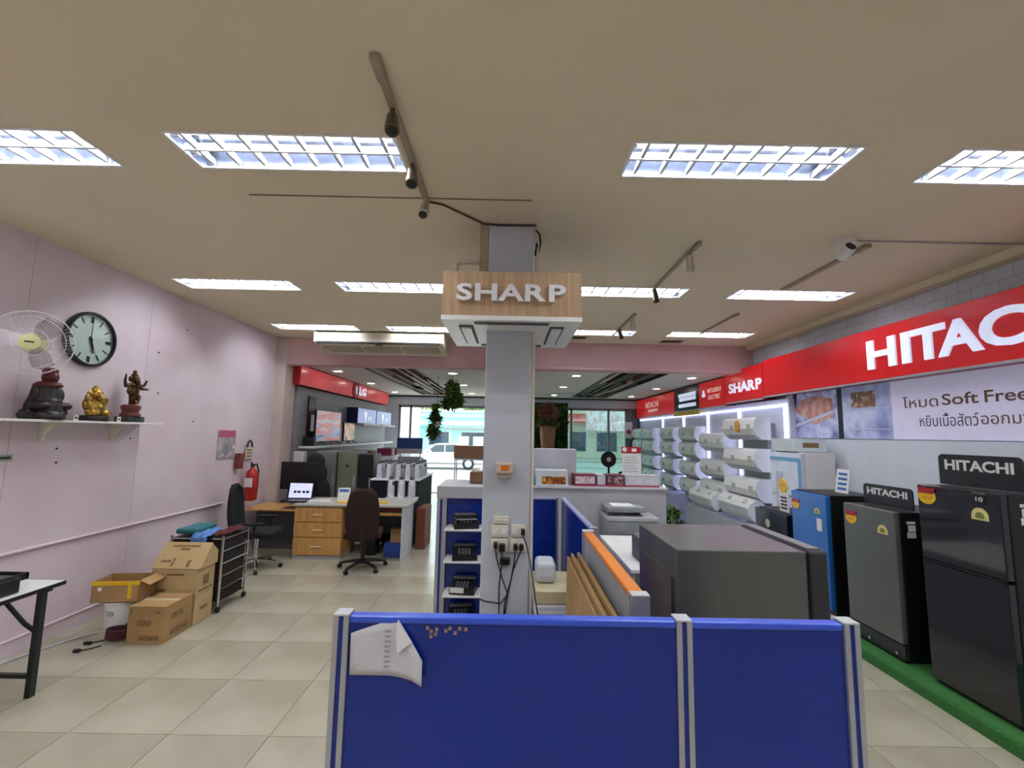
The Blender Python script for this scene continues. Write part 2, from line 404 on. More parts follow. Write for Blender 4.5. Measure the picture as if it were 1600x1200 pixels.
# shopfront
fr = B()
struct(B().box(XL, XR, YF, YF + 0.2, 2.66, H + 0.16).build('wall_front', m_wpaint))
struct(B().box(XL, -3.42, YF, YF + 0.2, 0, 2.66).build('wall_front', m_wpaint))
struct(B().box(-0.35, 0.72, YF, YF + 0.2, 0, 2.66).build('wall_front', m_wpaint))
struct(B().box(3.62, XR, YF, YF + 0.2, 0, 2.66).build('wall_front', mat('grey_post', '6E7276', rough=0.6)))
struct(B().box(XL, XR, YF - 0.05, YF, 2.9, H2).build('trim_2', mat('dark_track', '3A3B3D', rough=0.5)))
def window(nm, x0, x1, mulls, gm, z0=0.03):
    w = thing(nm, None, None, (0, YF + 0.06, 0)); struct(w)
    for x in mulls: B().box(x - 0.03, x + 0.03, -0.03, 0.05, 0, 2.66).build('mullion', mat('window_frame', '8C8F92', rough=0.4, metal=0.4), w)
    B().box(x0, x1, -0.03, 0.05, 2.58, 2.66).build('frame_head', MATS['window_frame'], w)
    B().box(x0, x1, -0.03, 0.05, 0, z0).build('frame_sill', MATS['window_frame'], w)
    for a, b_ in zip(mulls[:-1], mulls[1:]):
        B().box(a + 0.03, b_ - 0.03, 0.005, 0.015, z0, 2.58).build('pane', gm, w)
    return w
window('window_1', -3.42, -0.35, [-3.39, -3.05, -0.38], m_glass)
window('window_2', 0.72, 3.62, [0.75, 1.9, 3.05, 3.59], m_tglass)
# ---------------------------------------------------------------- street outside
m_pave = mat('pavement', 'B9B4AA', rough=0.8, scale=3)
struct(B().box(-25, 25, YF, 17.4, -0.3, -0.02).build('pavement', m_pave))
struct(B().box(-60, 60, 17.4, 70, -0.4, -0.2).build('road', mat('asphalt', '9A9A98', rough=0.85, scale=8)))
struct(B().box(-25, 25, 34, 70, -0.3, -0.06).build('far_pavement', m_pave))
# ================================================================ CEILING LIGHTS
def make_light():
    t = thing('ceiling_light', 'recessed twin tube fluorescent ceiling light with white louvre grid', 'ceiling light', group='fluorescent lights recessed in the ceiling')
    h = B(); a, b_ = LW, LD; z1 = 0.1
    h.add([(-a, -b_, 0), (a, -b_, 0), (a, b_, 0), (-a, b_, 0), (-a, -b_, z1), (a, -b_, z1), (a, b_, z1), (-a, b_, z1)], [(0, 1, 5, 4), (1, 2, 6, 5), (2, 3, 7, 6), (3, 0, 4, 7), (4, 5, 6, 7)])
    h.build('housing', m_refl, t)
    f = B().box(-a - 0.012, a + 0.012, -b_ - 0.012, -b_ + 0.004, -0.006, 0.002).box(-a - .012, a + .012, b_ - .004, b_ + .012, -0.006, .002).box(-a - .012, -a + .004, -b_, b_, -.006, .002).box(a - .004, a + .012, -b_, b_, -.006, .002)
    f.build('frame', m_white, t)
    B().box(-a, a, -0.008, 0.008, 0.0, 0.045).build('centre_rail', m_louv, t)
    for sgn in (-1, 1):
        tb = B().cyl((-a + 0.03, sgn * 0.075, 0.06), (a - 0.03, sgn * 0.075, 0.06), 0.013, 10).build('tube', m_tube, t, smooth=True)
        B().box(-a, -a + 0.03, sgn * 0.075 - 0.015, sgn * 0.075 + 0.015, 0.03, 0.09).build('lamp_holder', m_white, t)
        B().box(a - 0.03, a, sgn * 0.075 - 0.015, sgn * 0.075 + 0.015, 0.03, 0.09).build('lamp_holder', m_white, t)
        la = bpy.data.lights.get('tube_light')
        if not la:
            la = bpy.data.lights.new('tube_light', 'AREA'); la.shape = 'RECTANGLE'; la.size = 1.14; la.size_y = 0.02; la.energy = STRIP_W; la.color = (0.93, 0.965, 1.0)
        lo = bpy.data.objects.new('tube_light', la); C.objects.link(lo); lo.parent = t; lo.location = (0, sgn * 0.075, 0.046)
    bl = None
    for sgn in (-1, 1):
        for k in range(8):
            x = -a + (k + 0.5) * 2 * a / 8
            if bl is None:
                bl = B().prism([(-0.009, 0.0), (0.009, 0.0), (0.002, 0.042), (-0.002, 0.042)], -0.064, 0.064, 'Y').build('louver_blade', m_louv, t, loc=(x, sgn * 0.077, 0.002))
            else: inst(bl, 'louver_blade', t, (x, sgn * 0.077, 0.002))
    return t
l0 = make_light(); first = True
LLAB = {(-2.95, 2.37): 'above the folding table by the pink wall', (-1.25, 2.37): 'touching the long beige spotlight track', (1.25, 2.37): 'between long spotlight track and security camera', (3.0, 2.37): 'before the security camera beside the HITACHI sign',
        (-2.95, 4.70): 'over the wire trolley by the pink wall', (-1.25, 4.70): 'behind the oak SHARP box on the desk side', (1.25, 4.70): 'at the end of the short spotlight track', (3.0, 4.70): 'at the end of the empty track behind the camera',
        (-2.95, 6.65): 'over the black office chair near the beam', (-1.25, 6.65): 'right above the suspended air conditioner edge', (1.25, 6.65): 'crossed by the far spotlight track near the beam', (3.0, 6.65): 'next to the black square vent by the beam'}
for y in LY:
    for x in LX:
        o = l0 if first else copy_tree(l0); first = False
        o.location = (x, y, H)
        if (x, y) in LLAB: o['label'] = 'fluorescent louvre ceiling light ' + LLAB[x, y]
        else: o['label'] = 'fluorescent louvre ceiling light over the rear of the shop'

# spotlight tracks
def spot(parent_track, loc, yaw, tilt, label, m):
    t = thing('spotlight', label, 'spotlight', loc, yaw)
    B().cyl((0, 0, 0), (0, 0, -0.05), 0.012, 8).build('stem', m, t)
    R = Matrix.Translation((0, 0, -0.06)) @ Matrix.Rotation(tilt, 4, 'X')
    B().lathe([(0.02, 0.05), (0.028, 0.03), (0.03, -0.03), (0.034, -0.05), (0.034, -0.09), (0.028, -0.092)]).xf(R).build('lamp_head', m, t, smooth=True)
    B().lathe([(0.027, -0.093), (0.01, -0.094)]).xf(R).build('lens', m_black, t)
    return t
m_trk = mat('track_beige', 'A89E8A', rough=0.5, metal=0.2)
m_spot1 = mat('spot_bronze', '6B5B48', rough=0.4, metal=0.4); m_spot2 = mat('spot_silver', 'C3BDAE', rough=0.4, metal=0.3)
def track(x, y0, y1, label, wdt=0.018, m=m_trk):
    t = thing('light_track', label, 'light track', (x, y0, H))
    B().box(-wdt, wdt, 0, y1 - y0, -0.022, -0.0005).build('rail', m, t)
    B().rb(-wdt - .004, wdt + .004, -0.03, 0.1, -0.032, -0.0005, 0.004).build('end_feed', m, t)
track(-0.585, 1.71, 2.86, 'beige spotlight track on ceiling before the white column, beside two lamp troughs')
spot(None, (-0.585, 1.98, H - 0.022), 0.3, -0.5, 'bronze spotlight with a coiled loop, middle of the long ceiling track', m_spot1)
spot(None, (-0.585, 2.42, H - 0.022), 0.2, -0.45, 'bronze spotlight overlapping the end of a lit ceiling trough', m_spot1)
spot(None, (-0.585, 2.8, H - 0.022), 0.0, -0.6, 'silver white spotlight at the column end of the track', m_spot2)
track(1.48, 3.42, 4.58, 'short spotlight track ending at the louvre light right of the wooden sign', 0.014)
spot(None, (1.48, 3.6, H - 0.022), -0.5, 0.5, 'silver spotlight pointing aside on the short track', m_spot2)
spot(None, (1.48, 4.5, H - 0.022), 0.2, -0.3, 'brown spotlight hanging before the louvre light', m_spot1)
track(1.56, 5.55, 6.8, 'far spotlight track close to the pink beam', 0.014)
spot(None, (1.56, 5.65, H - 0.022), -0.5, 0.5, 'small spotlight on the far track, nearer its free end', m_spot2)
spot(None, (1.56, 6.3, H - 0.022), 0.3, -0.4, 'small brown spotlight on the far track next to the beam', m_spot1)
track(2.81, 3.41, 4.5, 'empty grey track behind the security camera', 0.022)
track(2.82, 5.46, 6.55, 'empty grey track leading to the last louvre light by the beam', 0.014)
# cable from track to column, seam cables
tag(B().tube([(-0.585, 2.86, H - 0.008), (-0.48, 2.9, H - 0.008), (-0.38, 3.0, H - 0.01), (-0.22, 3.16, H - 0.012), (-0.1, 3.175, H - 0.012), (0.17, 3.17, H - 0.012)], 0.007, 6).build('cable', mat('brown_cable', '4A3A2C', rough=0.6)), 'dark brown cable from spotlight track to top of white column', 'cable')
tag(B().box(-1.76, 0.12, 2.825, 2.835, H - 0.005, H - 0.0005).build('cable_strip', mat('strip_brown', '8F7A66', rough=0.7)), 'thin brown strip across the ceiling before the column', 'strip')
tag(B().tube([(0.17, 3.25, H - 0.01), (0.2, 3.27, H - 0.03), (0.21, 3.28, H - 0.1), (0.2, 3.28, H - 0.17), (0.18, 3.28, H - 0.1), (0.17, 3.27, H - 0.2)], 0.008, 6).build('cable_bundle', m_black), 'black cable bundle looping at top of the column', 'cable')
tag(B().tube([(0.185, 3.3, 2.90), (0.185, 3.3, H - 0.17)], 0.014, 8).build('conduit', m_offw), 'short ivory pipe from ceiling down behind the wooden sign', 'pipe')
tag(B().rb(-0.245, -0.182, 3.19, 3.26, 2.90, H - 0.002, 0.004).build('trunking', mat('trunk_tan', 'B7A489', rough=0.6)), 'tan trunking on left side of column above the wooden sign', 'trunking')
tag(B().tube([(-0.247, 3.3, 3.12), (-0.40, 3.3, 3.12), (-0.43, 3.3, 3.1), (-0.43, 3.3, 2.91)], 0.022, 8).build('pipe', m_offw), 'ivory elbow pipe from column down into the wooden sign box', 'pipe')
# security camera
t = thing('security_camera', 'white ceiling security camera with black lens near the red sign', 'camera', (2.58, 3.33, H))
B().lathe([(0.075, -0.001), (0.075, -0.05), (0.05, -0.07), (0.02, -0.075)]).build('mount', m_white, t, smooth=True)
R = Matrix.Translation((-0.05, -0.07, -0.13)) @ Matrix.Rotation(math.radians(65), 4, 'X')
B().cyl((0, 0, -0.07), (-0.03, -0.04, -0.11), 0.015, 8).build('arm', m_white, t)
B().lathe([(0.03, -0.06), (0.045, -0.04), (0.045, 0.05), (0.04, 0.06)]).xf(R).build('body', m_white, t, smooth=True)
B().lathe([(0.038, 0.061), (0.034, 0.063), (0.01, 0.064)]).xf(R).build('lens', m_black, t)
tag(B().cyl((2.66, 3.33, H - 0.008), (4.0, 3.33, H - 0.008), 0.007, 6).build('cable_strip', m_alu), 'thin grey conduit on ceiling from security camera to right wall', 'conduit')
# ceiling diffusers / dark openings
for (x, y, lab) in ((2.62, 7.15, 'black square vent opening in ceiling by the last light'), (1.02, 7.0, 'dark vent slot in ceiling left of the far track')):
    t = thing('ceiling_vent', lab, 'vent', (x, y, H))
    B().box(-0.17, 0.17, -0.11, 0.11, -0.006, -0.001).build('recess', m_black, t)
    B().box(-0.19, 0.19, -0.13, -0.11, -0.012, -0.001).box(-0.19, 0.19, 0.11, 0.13, -0.012, -0.001).build('frame', m_ceil, t)
# big suspended air conditioner before the beam
t = thing('ceiling_air_conditioner', 'long cream suspended air conditioner hung under ceiling before the pink beam', 'air conditioner', (-2.06, 6.85, H))
B().prism([(0.0, -0.03), (0.0, -0.17), (0.05, -0.2), (0.58, -0.28), (0.6, -0.26), (0.6, -0.02), (0.06, -0.005)], -0.98, 0.98, 'X').build('body', m_offw, t)
for sx_ in (-1.0, 0.98): B().prism([(-0.01, -0.03), (-0.01, -0.18), (0.05, -0.21), (0.59, -0.29), (0.605, -0.26), (0.605, -0.01), (0.06, -0.003)], sx_, sx_ + 0.03, 'X').build('end_cap', mat('cream_gloss', 'E6E2C8', rough=0.3), t)
B().box(-0.96, 0.96, -0.006, 0.02, -0.205, -0.188).build('air_outlet', m_black, t)
B().box(-0.06, 0.06, 0.02, 0.05, -0.222, -0.21).build('badge', m_black, t)
for k in range(3):
    B().box(-0.9 + k * 0.62, -0.9 + k * 0.62 + 0.56, 0.14, 0.54, -0.262, -0.215).xf(Matrix.Identity(4)).build('intake_grille', mat('grille_beige', 'B9B49C', rough=0.5, scale=80, bump=0.3), t)
# downlights in the front ceiling
dl = thing('downlight', 'round recessed white downlight in the lower front ceiling', 'downlight', group='downlights in the front ceiling')
B().lathe([(0.1, -0.001), (0.1, -0.012), (0.082, -0.014), (0.08, -0.004)], n=20, caps=False).build('rim', m_white, dl)
B().lathe([(0.078, -0.008), (0.01, -0.009)], n=20).build('diffuser', m_dl, dl)
first = True
for x in (-3.28, -1.1, 1.25, 3.45):
    for y in (8.45, 10.5, 12.7):
        o = dl if first else copy_tree(dl); first = False; o.location = (x, y, H2)

# ================================================================ COLUMN FITTINGS
# SHARP box around column
t = thing('column_sign', 'oak sign box around column with silver SHARP letters', 'sign', (0, 3.33, 2.56))
x0, x1, y0, y1, hh = -0.46, 0.46, -0.45, 0.45, 0.33
B().box(x0, x1, y0, y0 + 0.018, 0.03, hh).build('front_board', m_wood, t)
B().box(x0, x1, y1 - 0.018, y1, 0.03, hh).build('back_board', m_wood, t)
B().box(x0, x0 + 0.018, y0 + 0.018, y1 - 0.018, 0.03, hh).build('side_board', m_wood, t)
B().box(x1 - 0.018, x1, y0 + 0.018, y1 - 0.018, 0.03, hh).build('side_board', m_wood, t)
pn = B().box(x0 - .005, -0.185, y0 - .005, y1 + .005, 0.0, 0.03).box(0.155, x1 + .005, y0 - .005, y1 + .005, 0.0, 0.03).box(-0.185, 0.155, y0 - .005, -0.155, 0, 0.03).box(-0.185, 0.155, 0.195, y1 + .005, 0, 0.03).build('air_panel', m_white, t)
for sg in (-1, 1):
    c = 0.315 * sg
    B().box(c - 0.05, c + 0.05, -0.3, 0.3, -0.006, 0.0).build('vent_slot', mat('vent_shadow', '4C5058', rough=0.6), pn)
    B().box(c - 0.035, c + 0.035, -0.27, 0.27, -0.016, -0.006).build('vent_flap', m_white, pn)
for sg in (-1, 1):
    c = 0.375 * sg
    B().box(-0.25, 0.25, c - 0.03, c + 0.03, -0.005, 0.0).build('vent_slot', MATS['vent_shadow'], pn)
letters('SHARP', 0.72, 0.115, 0.02, '-Y', (-0.005, y0 - 0.001, 0.185), mat('silver_letter', 'F0F0F2', rough=0.35, metal=0.1), t, bold=0.03, gap=0.1)
# outlets and box on column
yc = 3.18
t = thing('wall_box', 'ivory plastic box with orange print on front of column', 'box', (-0.03, yc, 1.52))
B().rb(-0.06, 0.06, -0.055, -0.001, 0.03, 0.10, 0.006).build('cover', mat('pinkish_ivory', 'E0CDBB', rough=0.4), t)
B().box(-0.05, 0.05, -0.045, -0.002, 0.0, 0.03).build('base', mat('taupe_plastic', 'B9A79A', rough=0.5), t)
B().box(-0.025, 0.03, -0.058, -0.055, 0.05, 0.085).build('orange_label', m_orange, t)
def plate(name, lab, x0, x1, z0, z1, n, cat):
    t = thing(name, lab, cat, ((x0 + x1) / 2, yc, z0)); w = (x1 - x0) / 2
    B().rb(-w, w, -0.014, -0.001, 0, z1 - z0, 0.004).build('plate', m_offw, t)
    for k in range(n):
        cx = -w + (k + 0.5) * 2 * w / n
        B().box(cx - 0.018, cx + 0.018, -0.018, -0.013, 0.02, z1 - z0 - 0.02).build('socket', m_white, t)
plate('switch_plate', 'narrow switch plate on column above the sockets', -0.10, 0.01, 1.205, 1.255, 2, 'switch')
plate('socket_plate', 'empty ivory socket plate on column under the switch', -0.115, 0.005, 1.115, 1.195, 2, 'socket')
plate('socket_plate', 'ivory socket plate at column edge with one black plug', 0.025, 0.125, 1.12, 1.20, 2, 'socket')
plate('socket_plate', 'lower socket plate on column with two large black plugs', -0.115, 0.005, 1.02, 1.105, 2, 'socket')
plate('socket_plate', 'lower socket plate at column edge with two small black plugs', 0.015, 0.125, 1.02, 1.105, 2, 'socket')
def plug(x, z, pts, lab, big=False):
    t = thing('power_plug', lab, 'plug', (x, yc - 0.018, z)); s_ = 0.02 if big else 0.014
    B().rb(-s_, s_, -0.045, -0.001, -0.03 if big else -0.02, 0.02, 0.006).build('plug_body', m_black, t)
    B().tube([(0, -0.03, -0.02)] + [(a - x, b_, c - z) for a, b_, c in pts], 0.005, 6).build('cord', m_black, t)
plug(-0.08, 1.07, [(-0.07, -.02, 0.98), (-0.03, -.02, 0.85), (0.01, -.02, 0.75), (-0.01, -.02, 0.6), (-0.02, -.02, 0.3), (-0.02, -.02, 0.02)], 'black plug with cord crossing down the column, left lower socket')
plug(-0.035, 1.06, [(-0.035, -.02, 0.95), (-0.05, -.02, 0.8), (-0.045, -.02, 0.5), (-0.045, -.02, 0.02)], 'large black adapter plug with a straight hanging cord', True)
plug(0.055, 1.06, [(0.05, -.02, 0.97), (0.03, -.02, 0.85), (-0.01, -.02, 0.7), (-0.03, -.02, 0.4), (-0.03, -.02, 0.02)], 'small black plug in inner socket of lower edge plate')
plug(0.095, 1.06, [(0.07, -.02, 0.98), (0.04, -.025, 0.9), (0.01, -.02, 0.75), (-0.04, -.02, 0.69), (-0.14, -.01, 0.70), (-0.19, .01, 0.71)], 'small black plug whose cord runs left around the column')
plug(0.105, 1.16, [(0.13, -.06, 1.08), (0.15, -.2, 1.0), (0.165, -.33, 0.9), (0.18, -.4, 0.8), (0.2, -.42, 0.70), (0.22, -.42, 0.5), (0.22, -.42, 0.02)], 'black plug with thick cord hanging beside the column')
tag(B().rb(-0.05, 0.02, yc - 0.04, yc - 0.005, 0.935, 0.985, 0.01).build('power_adapter', m_black), 'black adapter lump hanging on the column under the sockets', 'adapter')
tag(B().rb(0.153, 0.175, yc + 0.01, yc + 0.04, 0, 2.58, 0.003).build('trunking', m_offw), 'ivory vertical trunking along right edge of column', 'trunking')
# ================================================================ PARTITIONS
def partition(name, label, p0, p1, h, posts=(0, 1), cat='partition', pm=m_blue, top=m_bluetrim, th=0.045, z0=0.05, pw=0.05, group=None):
    """panel screen from p0 to p1 (plan) with posts at fractions"""
    p0 = Vector(p0 + (0,)); p1 = Vector(p1 + (0,)); L = (p1 - p0).length; rz = math.atan2((p1 - p0).y, (p1 - p0).x)
    t = thing(name, label, cat, tuple(p0), rz, group)
    fr = [f * L for f in posts]; sl_ = pw * 0.16
    for x in fr:
        po = B().box(x - pw / 2, x - sl_, -th / 2 - 0.004, th / 2 + 0.004, 0, h).box(x + sl_, x + pw / 2, -th / 2 - 0.004, th / 2 + 0.004, 0, h).build('post', m_alu, t)
        B().box(x - sl_, x + sl_, -th / 2 + 0.001, th / 2 - 0.001, 0, h - 0.004).build('post_insert', pm, po)
        B().rb(x - pw / 2 - 0.001, x + pw / 2 + 0.001, -th / 2 - 0.005, th / 2 + 0.005, h, h + 0.008, 0.003).build('post_cap', mat('cap_grey', 'C9CCD2', rough=0.4), po)
    for a, b_ in zip(fr[:-1], fr[1:]):
        B().box(a + pw / 2, b_ - pw / 2, -th / 2 + 0.006, th / 2 - 0.006, z0, h - 0.02).build('panel', pm, t)
        B().rb(a + pw / 2, b_ - pw / 2, -th / 2, th / 2, h - 0.022, h, 0.006).build('top_rail', top, t)
        B().box(a + pw / 2, b_ - pw / 2, -th / 2, th / 2, 0.0, z0).build('bottom_rail', m_alu, t)
    return t
partition('office_partition', 'low glossy blue partition of two panels with grey posts and taped paper', (-0.535, 1.56), (1.13, 1.56), 1.22, (0, 0.671, 1))
yp = 1.56 - 0.0165
# torn paper hanging on the panel
pp = B(); W_ = 0.245
def paper_grid(fn, n, m_):
    b = B()
    for j in range(m_ + 1):
        for i in range(n + 1): b.v.append(fn(i / n, j / m_))
    for j in range(m_):
        for i in range(n): k = j * (n + 1) + i; b.f.append((k, k + 1, k + n + 2, k + n + 1))
    return b
t = thing('paper_notice', 'white printed sheet with folded corner taped to the blue partition', 'paper', (-0.50, yp - 0.002, 1.04)); t.scale = (1, 1, 0.9)
outline = [(0, 0), (0.13, 0.0), (0.2, -0.008), (0.238, -0.02), (0.237, 0.065), (0.15, 0.192), (0.13, 0.19), (0, 0.145)]
b = B(); n = len(outline)
def bend(x, z): return -0.0015 - 0.03 * max(0, (x - 0.12) / 0.12) ** 2 - 0.008 * max(0, (0.05 - x) / 0.05) * (z / 0.15)
outl = []
for k in range(n):
    a, c = Vector(outline[k]), Vector(outline[(k + 1) % n])
    for q in range(4): outl.append(a.lerp(c, q / 4))
cen = Vector((0.11, 0.08))
b.v.append((cen.x, bend(*cen), cen.y))
for rr in (0.35, 0.7, 1.0):
    for q in outl:
        w = cen.lerp(q, rr); b.v.append((w.x, bend(w.x, w.y), w.y))
N = len(outl)
for k in range(N): b.f.append((0, 1 + k, 1 + (k + 1) % N))
for lv in range(2):
    for k in range(N): b.f.append((1 + lv * N + k, 1 + lv * N + (k + 1) % N, 1 + (lv + 1) * N + (k + 1) % N, 1 + (lv + 1) * N + k))
po = b.build('sheet', m_paper, t, smooth=True)
md = po.modifiers.new('s', 'SOLIDIFY'); md.thickness = 0.0008
B().add([(0.15, bend(.15, .19) - 0.002, 0.19), (0.2, bend(.2, .12) - 0.002, 0.122), (0.155, bend(.15, .1) - 0.022, 0.085), (0.142, bend(.14, .15) - 0.006, 0.14)], [(0, 1, 2, 3)]).build('folded_corner', m_white, t).modifiers.new('s', 'SOLIDIFY').thickness = 0.0008
for k in range(8):
    bar(0.02, 0.007, 0.0003, '-Y', (0.118, bend(.125, .1) - 0.0022, 0.032 + k * 0.017), m_scrw, t, 'print_line')
# small stickers
for (x, z) in ((-0.255, 1.186), (-0.243, 1.176), (-0.225, 1.182), (-0.243, 1.160), (-0.195, 1.178), (-0.182, 1.186), (-0.165, 1.172), (-0.15, 1.186), (-0.13, 1.184), (-0.228, 1.168)):
    tag(B().rb(-0.0055, 0.0055, -0.002, 0, -0.006, 0.006, 0.001).build('sticker', mat('sticker_tan', 'B89A8A', rough=0.5, scale=120, col2='7A5448'), loc=(x, yp - 0.0006, z)), 'tiny tan sticker stuck near the blue partition top edge', 'sticker', 'tiny stickers on the blue partition')
# orange topped partition running back, grey body
partition('office_partition', 'orange topped grey partition running back beside flattened cardboard', (0.505, 1.78), (0.505, 2.9), 1.22, (0, 1), pm=mat('grey_panel', 'A6AEB6', rough=0.4), top=m_orange, th=0.06)
partition('office_partition', 'blue partition standing between orange partition and the corner post', (0.56, 3.0), (0.53, 4.35), 1.22, (0, 1), pm=m_blue, top=mat('lilac_trim', '9DA3CF', rough=0.4), pw=0.02, th=0.04)
partition('office_partition', 'blue partition wall behind column facing the cardboard sheets', (0.47, 4.4), (-0.12, 4.4), 1.22, (0, 1.0), pm=m_blue, top=MATS['lilac_trim'], pw=0.02, th=0.03)
# flattened cardboard
for k in range(5):
    t = thing('cardboard_sheet', 'flattened brown cardboard box leaning on the orange topped partition', 'cardboard', (0.335 + 0.02 * k, 1.72 + 0.03 * (k % 3), 0.0), group='flattened cardboard boxes by the orange partition', rot=(0, math.radians(1.2), 0))
    hh = 1.1 + 0.025 * (k % 2); ll = 1.05 - 0.05 * (k % 3)
    B().box(0, 0.004, 0, ll, 0.0, hh).build('face_sheet', m_card, t)
    B().box(0.0042, 0.0085, 0.004, ll - 0.004, 0.002, hh - 0.006).build('fluted_core', m_card2, t)
    B().box(0.0087, 0.0125, 0, ll, 0.0, hh).build('back_sheet', m_card, t)
# low desk with papers between column and partition
t = thing('side_desk', 'low desk hidden behind the blue front partition carrying boxes and papers', 'desk', (-0.25, 2.84, 0))
B().rb(0.43, 0.73, 0.0, 0.75, 0.64, 0.67, 0.004).build('desk_top', m_grey, t)
for (x, y) in ((0.45, 0.02), (0.68, 0.02), (0.45, 0.7), (0.68, 0.7)): B().box(x, x + 0.02, y, y + 0.03, 0, 0.64).build('leg', m_alu, t)
for k in range(7):
    tag(B().box(0.18 + random.uniform(0, .01), 0.46, 2.86 + random.uniform(0, .02), 3.16, 0.67 + 0.016 * k, 0.684 + 0.016 * k).build('paper_stack', mat('paper_stack_%d' % (k % 2), ('E6E8EE', 'C9D3E2')[k % 2], rough=0.7)), 'white paper ream lying in the stack under the beige carton', 'paper', 'paper reams stacked beside the column')
tag(B().rb(0.18, 0.47, 2.88, 3.3, 0.785, 0.86, 0.004).build('carton', mat('beige_carton', 'CFC4A0', rough=0.8)), 'flat beige carton on top of the paper reams', 'carton')
t = thing('white_appliance', 'white rounded plastic appliance on beige carton right of column', 'appliance', (0.26, 3.12, 0.861))
B().rb(-0.07, 0.06, -0.1, 0.1, 0, 0.13, 0.03, 3).build('body', mat('bluish_white', 'C9D0DA', rough=0.4), t)
B().box(-0.05, 0.04, -0.102, -0.098, 0.03, 0.05).build('slot', m_grey, t)
# ---------------------------------------------------------------- shelf rack left of column
t = thing('display_shelf', 'blue backed display shelf left of column with four white shelves', 'shelf', (-0.655, 4.25, 0))
B().box(0.0, 0.09, -0.02, 0.1, 0, 1.22).build('upright', m_alu, t)
B().box(0.03, 0.05, -0.024, -0.018, 0, 1.21).build('upright_insert', m_blue, t)
B().box(0.09, 0.47, 0.02, 0.1, 0.02, 1.22).build('back_panel', m_blue, t)
B().rb(-0.005, 0.5, -0.03, 0.6, 1.22, 1.33, 0.006).build('top_cap', m_grey, t)
for z in (0.98, 0.71, 0.425, 0.19): B().rb(0.1, 0.47, -0.22, 0.02, z - 0.015, z, 0.004).build('shelf_board', m_white, t)
def phone(lab, x, y, z, rz, variant=0):
    t = thing('label_printer', lab, 'device', (x, y, z), rz)
    B().prism([(-0.1, 0.0), (0.1, 0.0), (0.1, 0.085), (0.05, 0.1), (-0.1, 0.045)], -0.11, 0.11, 'X').build('body', m_black, t)
    b = B()
    for i in range(4):
        for j in range(3): b.rb(-0.05 + i * 0.03 - 0.01, -0.05 + i * 0.03 + 0.01, -0.08 + j * 0.03, -0.06 + j * 0.03, 0.05 + j * 0.01, 0.065 + j * 0.01, 0.003)
    b.build('keys', mat('key_grey', '6C6E72', rough=0.5), t)
    B().rb(-0.1, 0.1, 0.02, 0.085, 0.09, 0.115, 0.01).build('cover', mat('smoke_grey', '5D6166', rough=0.25), t)
    if variant == 1: B().box(-0.1, 0.02, -0.115, -0.101, 0.02, 0.06).build('paper_slip', m_white, t)
    if variant == 2: B().rb(-0.09, 0.09, -0.09, 0.0, 0.075, 0.085, 0.004).build('tray', m_chrome, t)
phone('black device with bright tray on the top shelf left of column', -0.38, 4.16, 0.98, 0.2, 2)
phone('black keypad device on the second shelf left of column', -0.38, 4.16, 0.71, 0.1, 0)
phone('black device with white paper slip on the third shelf', -0.38, 4.16, 0.425, -0.1, 1)
phone('black keypad device on the lowest white shelf', -0.40, 4.16, 0.19, 0.15, 0)
# boxes on the cap and wire stand behind
def carton(lab, x0, x1, y0, y1, z0, z1, m=m_card, name='cardboard_box', tape=True, prints=(), rz=0, flapgap=True):
    cx, cy = (x0 + x1) / 2, (y0 + y1) / 2
    t = thing(name, lab, 'box', (cx, cy, z0), rz); a, b_, h = (x1 - x0) / 2, (y1 - y0) / 2, z1 - z0
    B().rb(-a, a, -b_, b_, 0, h - 0.004, 0.004, 1).build('body', m, t)
    B().box(-a + .001, a - .001, -b_ + .001, -0.002, h - 0.004, h).build('top_flap', m, t)
    B().box(-a + .001, a - .001, 0.002, b_ - .001, h - 0.004, h).build('top_flap', m, t)
    if tape: B().box(-a + .002, a - .002, -0.025, 0.025, h, h + 0.001).build('tape', mat('tape', 'C9B68E', rough=0.3), t)
    for (face, s, u, v, w, hh) in prints:
        if face == 'F': bar(w, hh, 0.0008, '-Y', (u * a, -b_ - 0.0002, v * h), m_scr, t)
        else: bar(w, hh, 0.0008, '+X', (a + 0.0002, u * b_, v * h), m_scr, t)
    return t
carton('small brown carton on grey cap of the blue display shelf', -0.38, -0.2, 4.45, 4.7, 1.335, 1.44, mat('brown_carton', '7A5A42', rough=0.8), prints=[('F', '', -.1, .5, .05, .05)])
t = thing('display_stand', 'thin grey wire stand behind the shelf holding a long brown carton', 'stand', (-0.57, 6.5, 0))
B().box(-0.2, 0.22, -0.12, 0.12, 1.44, 1.465).build('tray', m_alu, t)
for (x, y) in ((-0.19, -0.11), (0.21, -0.11), (-0.19, 0.11), (0.21, 0.11)): B().cyl((x, y, 0), (x, y, 1.44), 0.009, 6).build('leg', m_alu, t)
carton('long dark brown carton lying on the thin wire stand', -0.78, -0.36, 6.4, 6.6, 1.466, 1.64, mat('brown_carton', '7A5A42', rough=0.8))
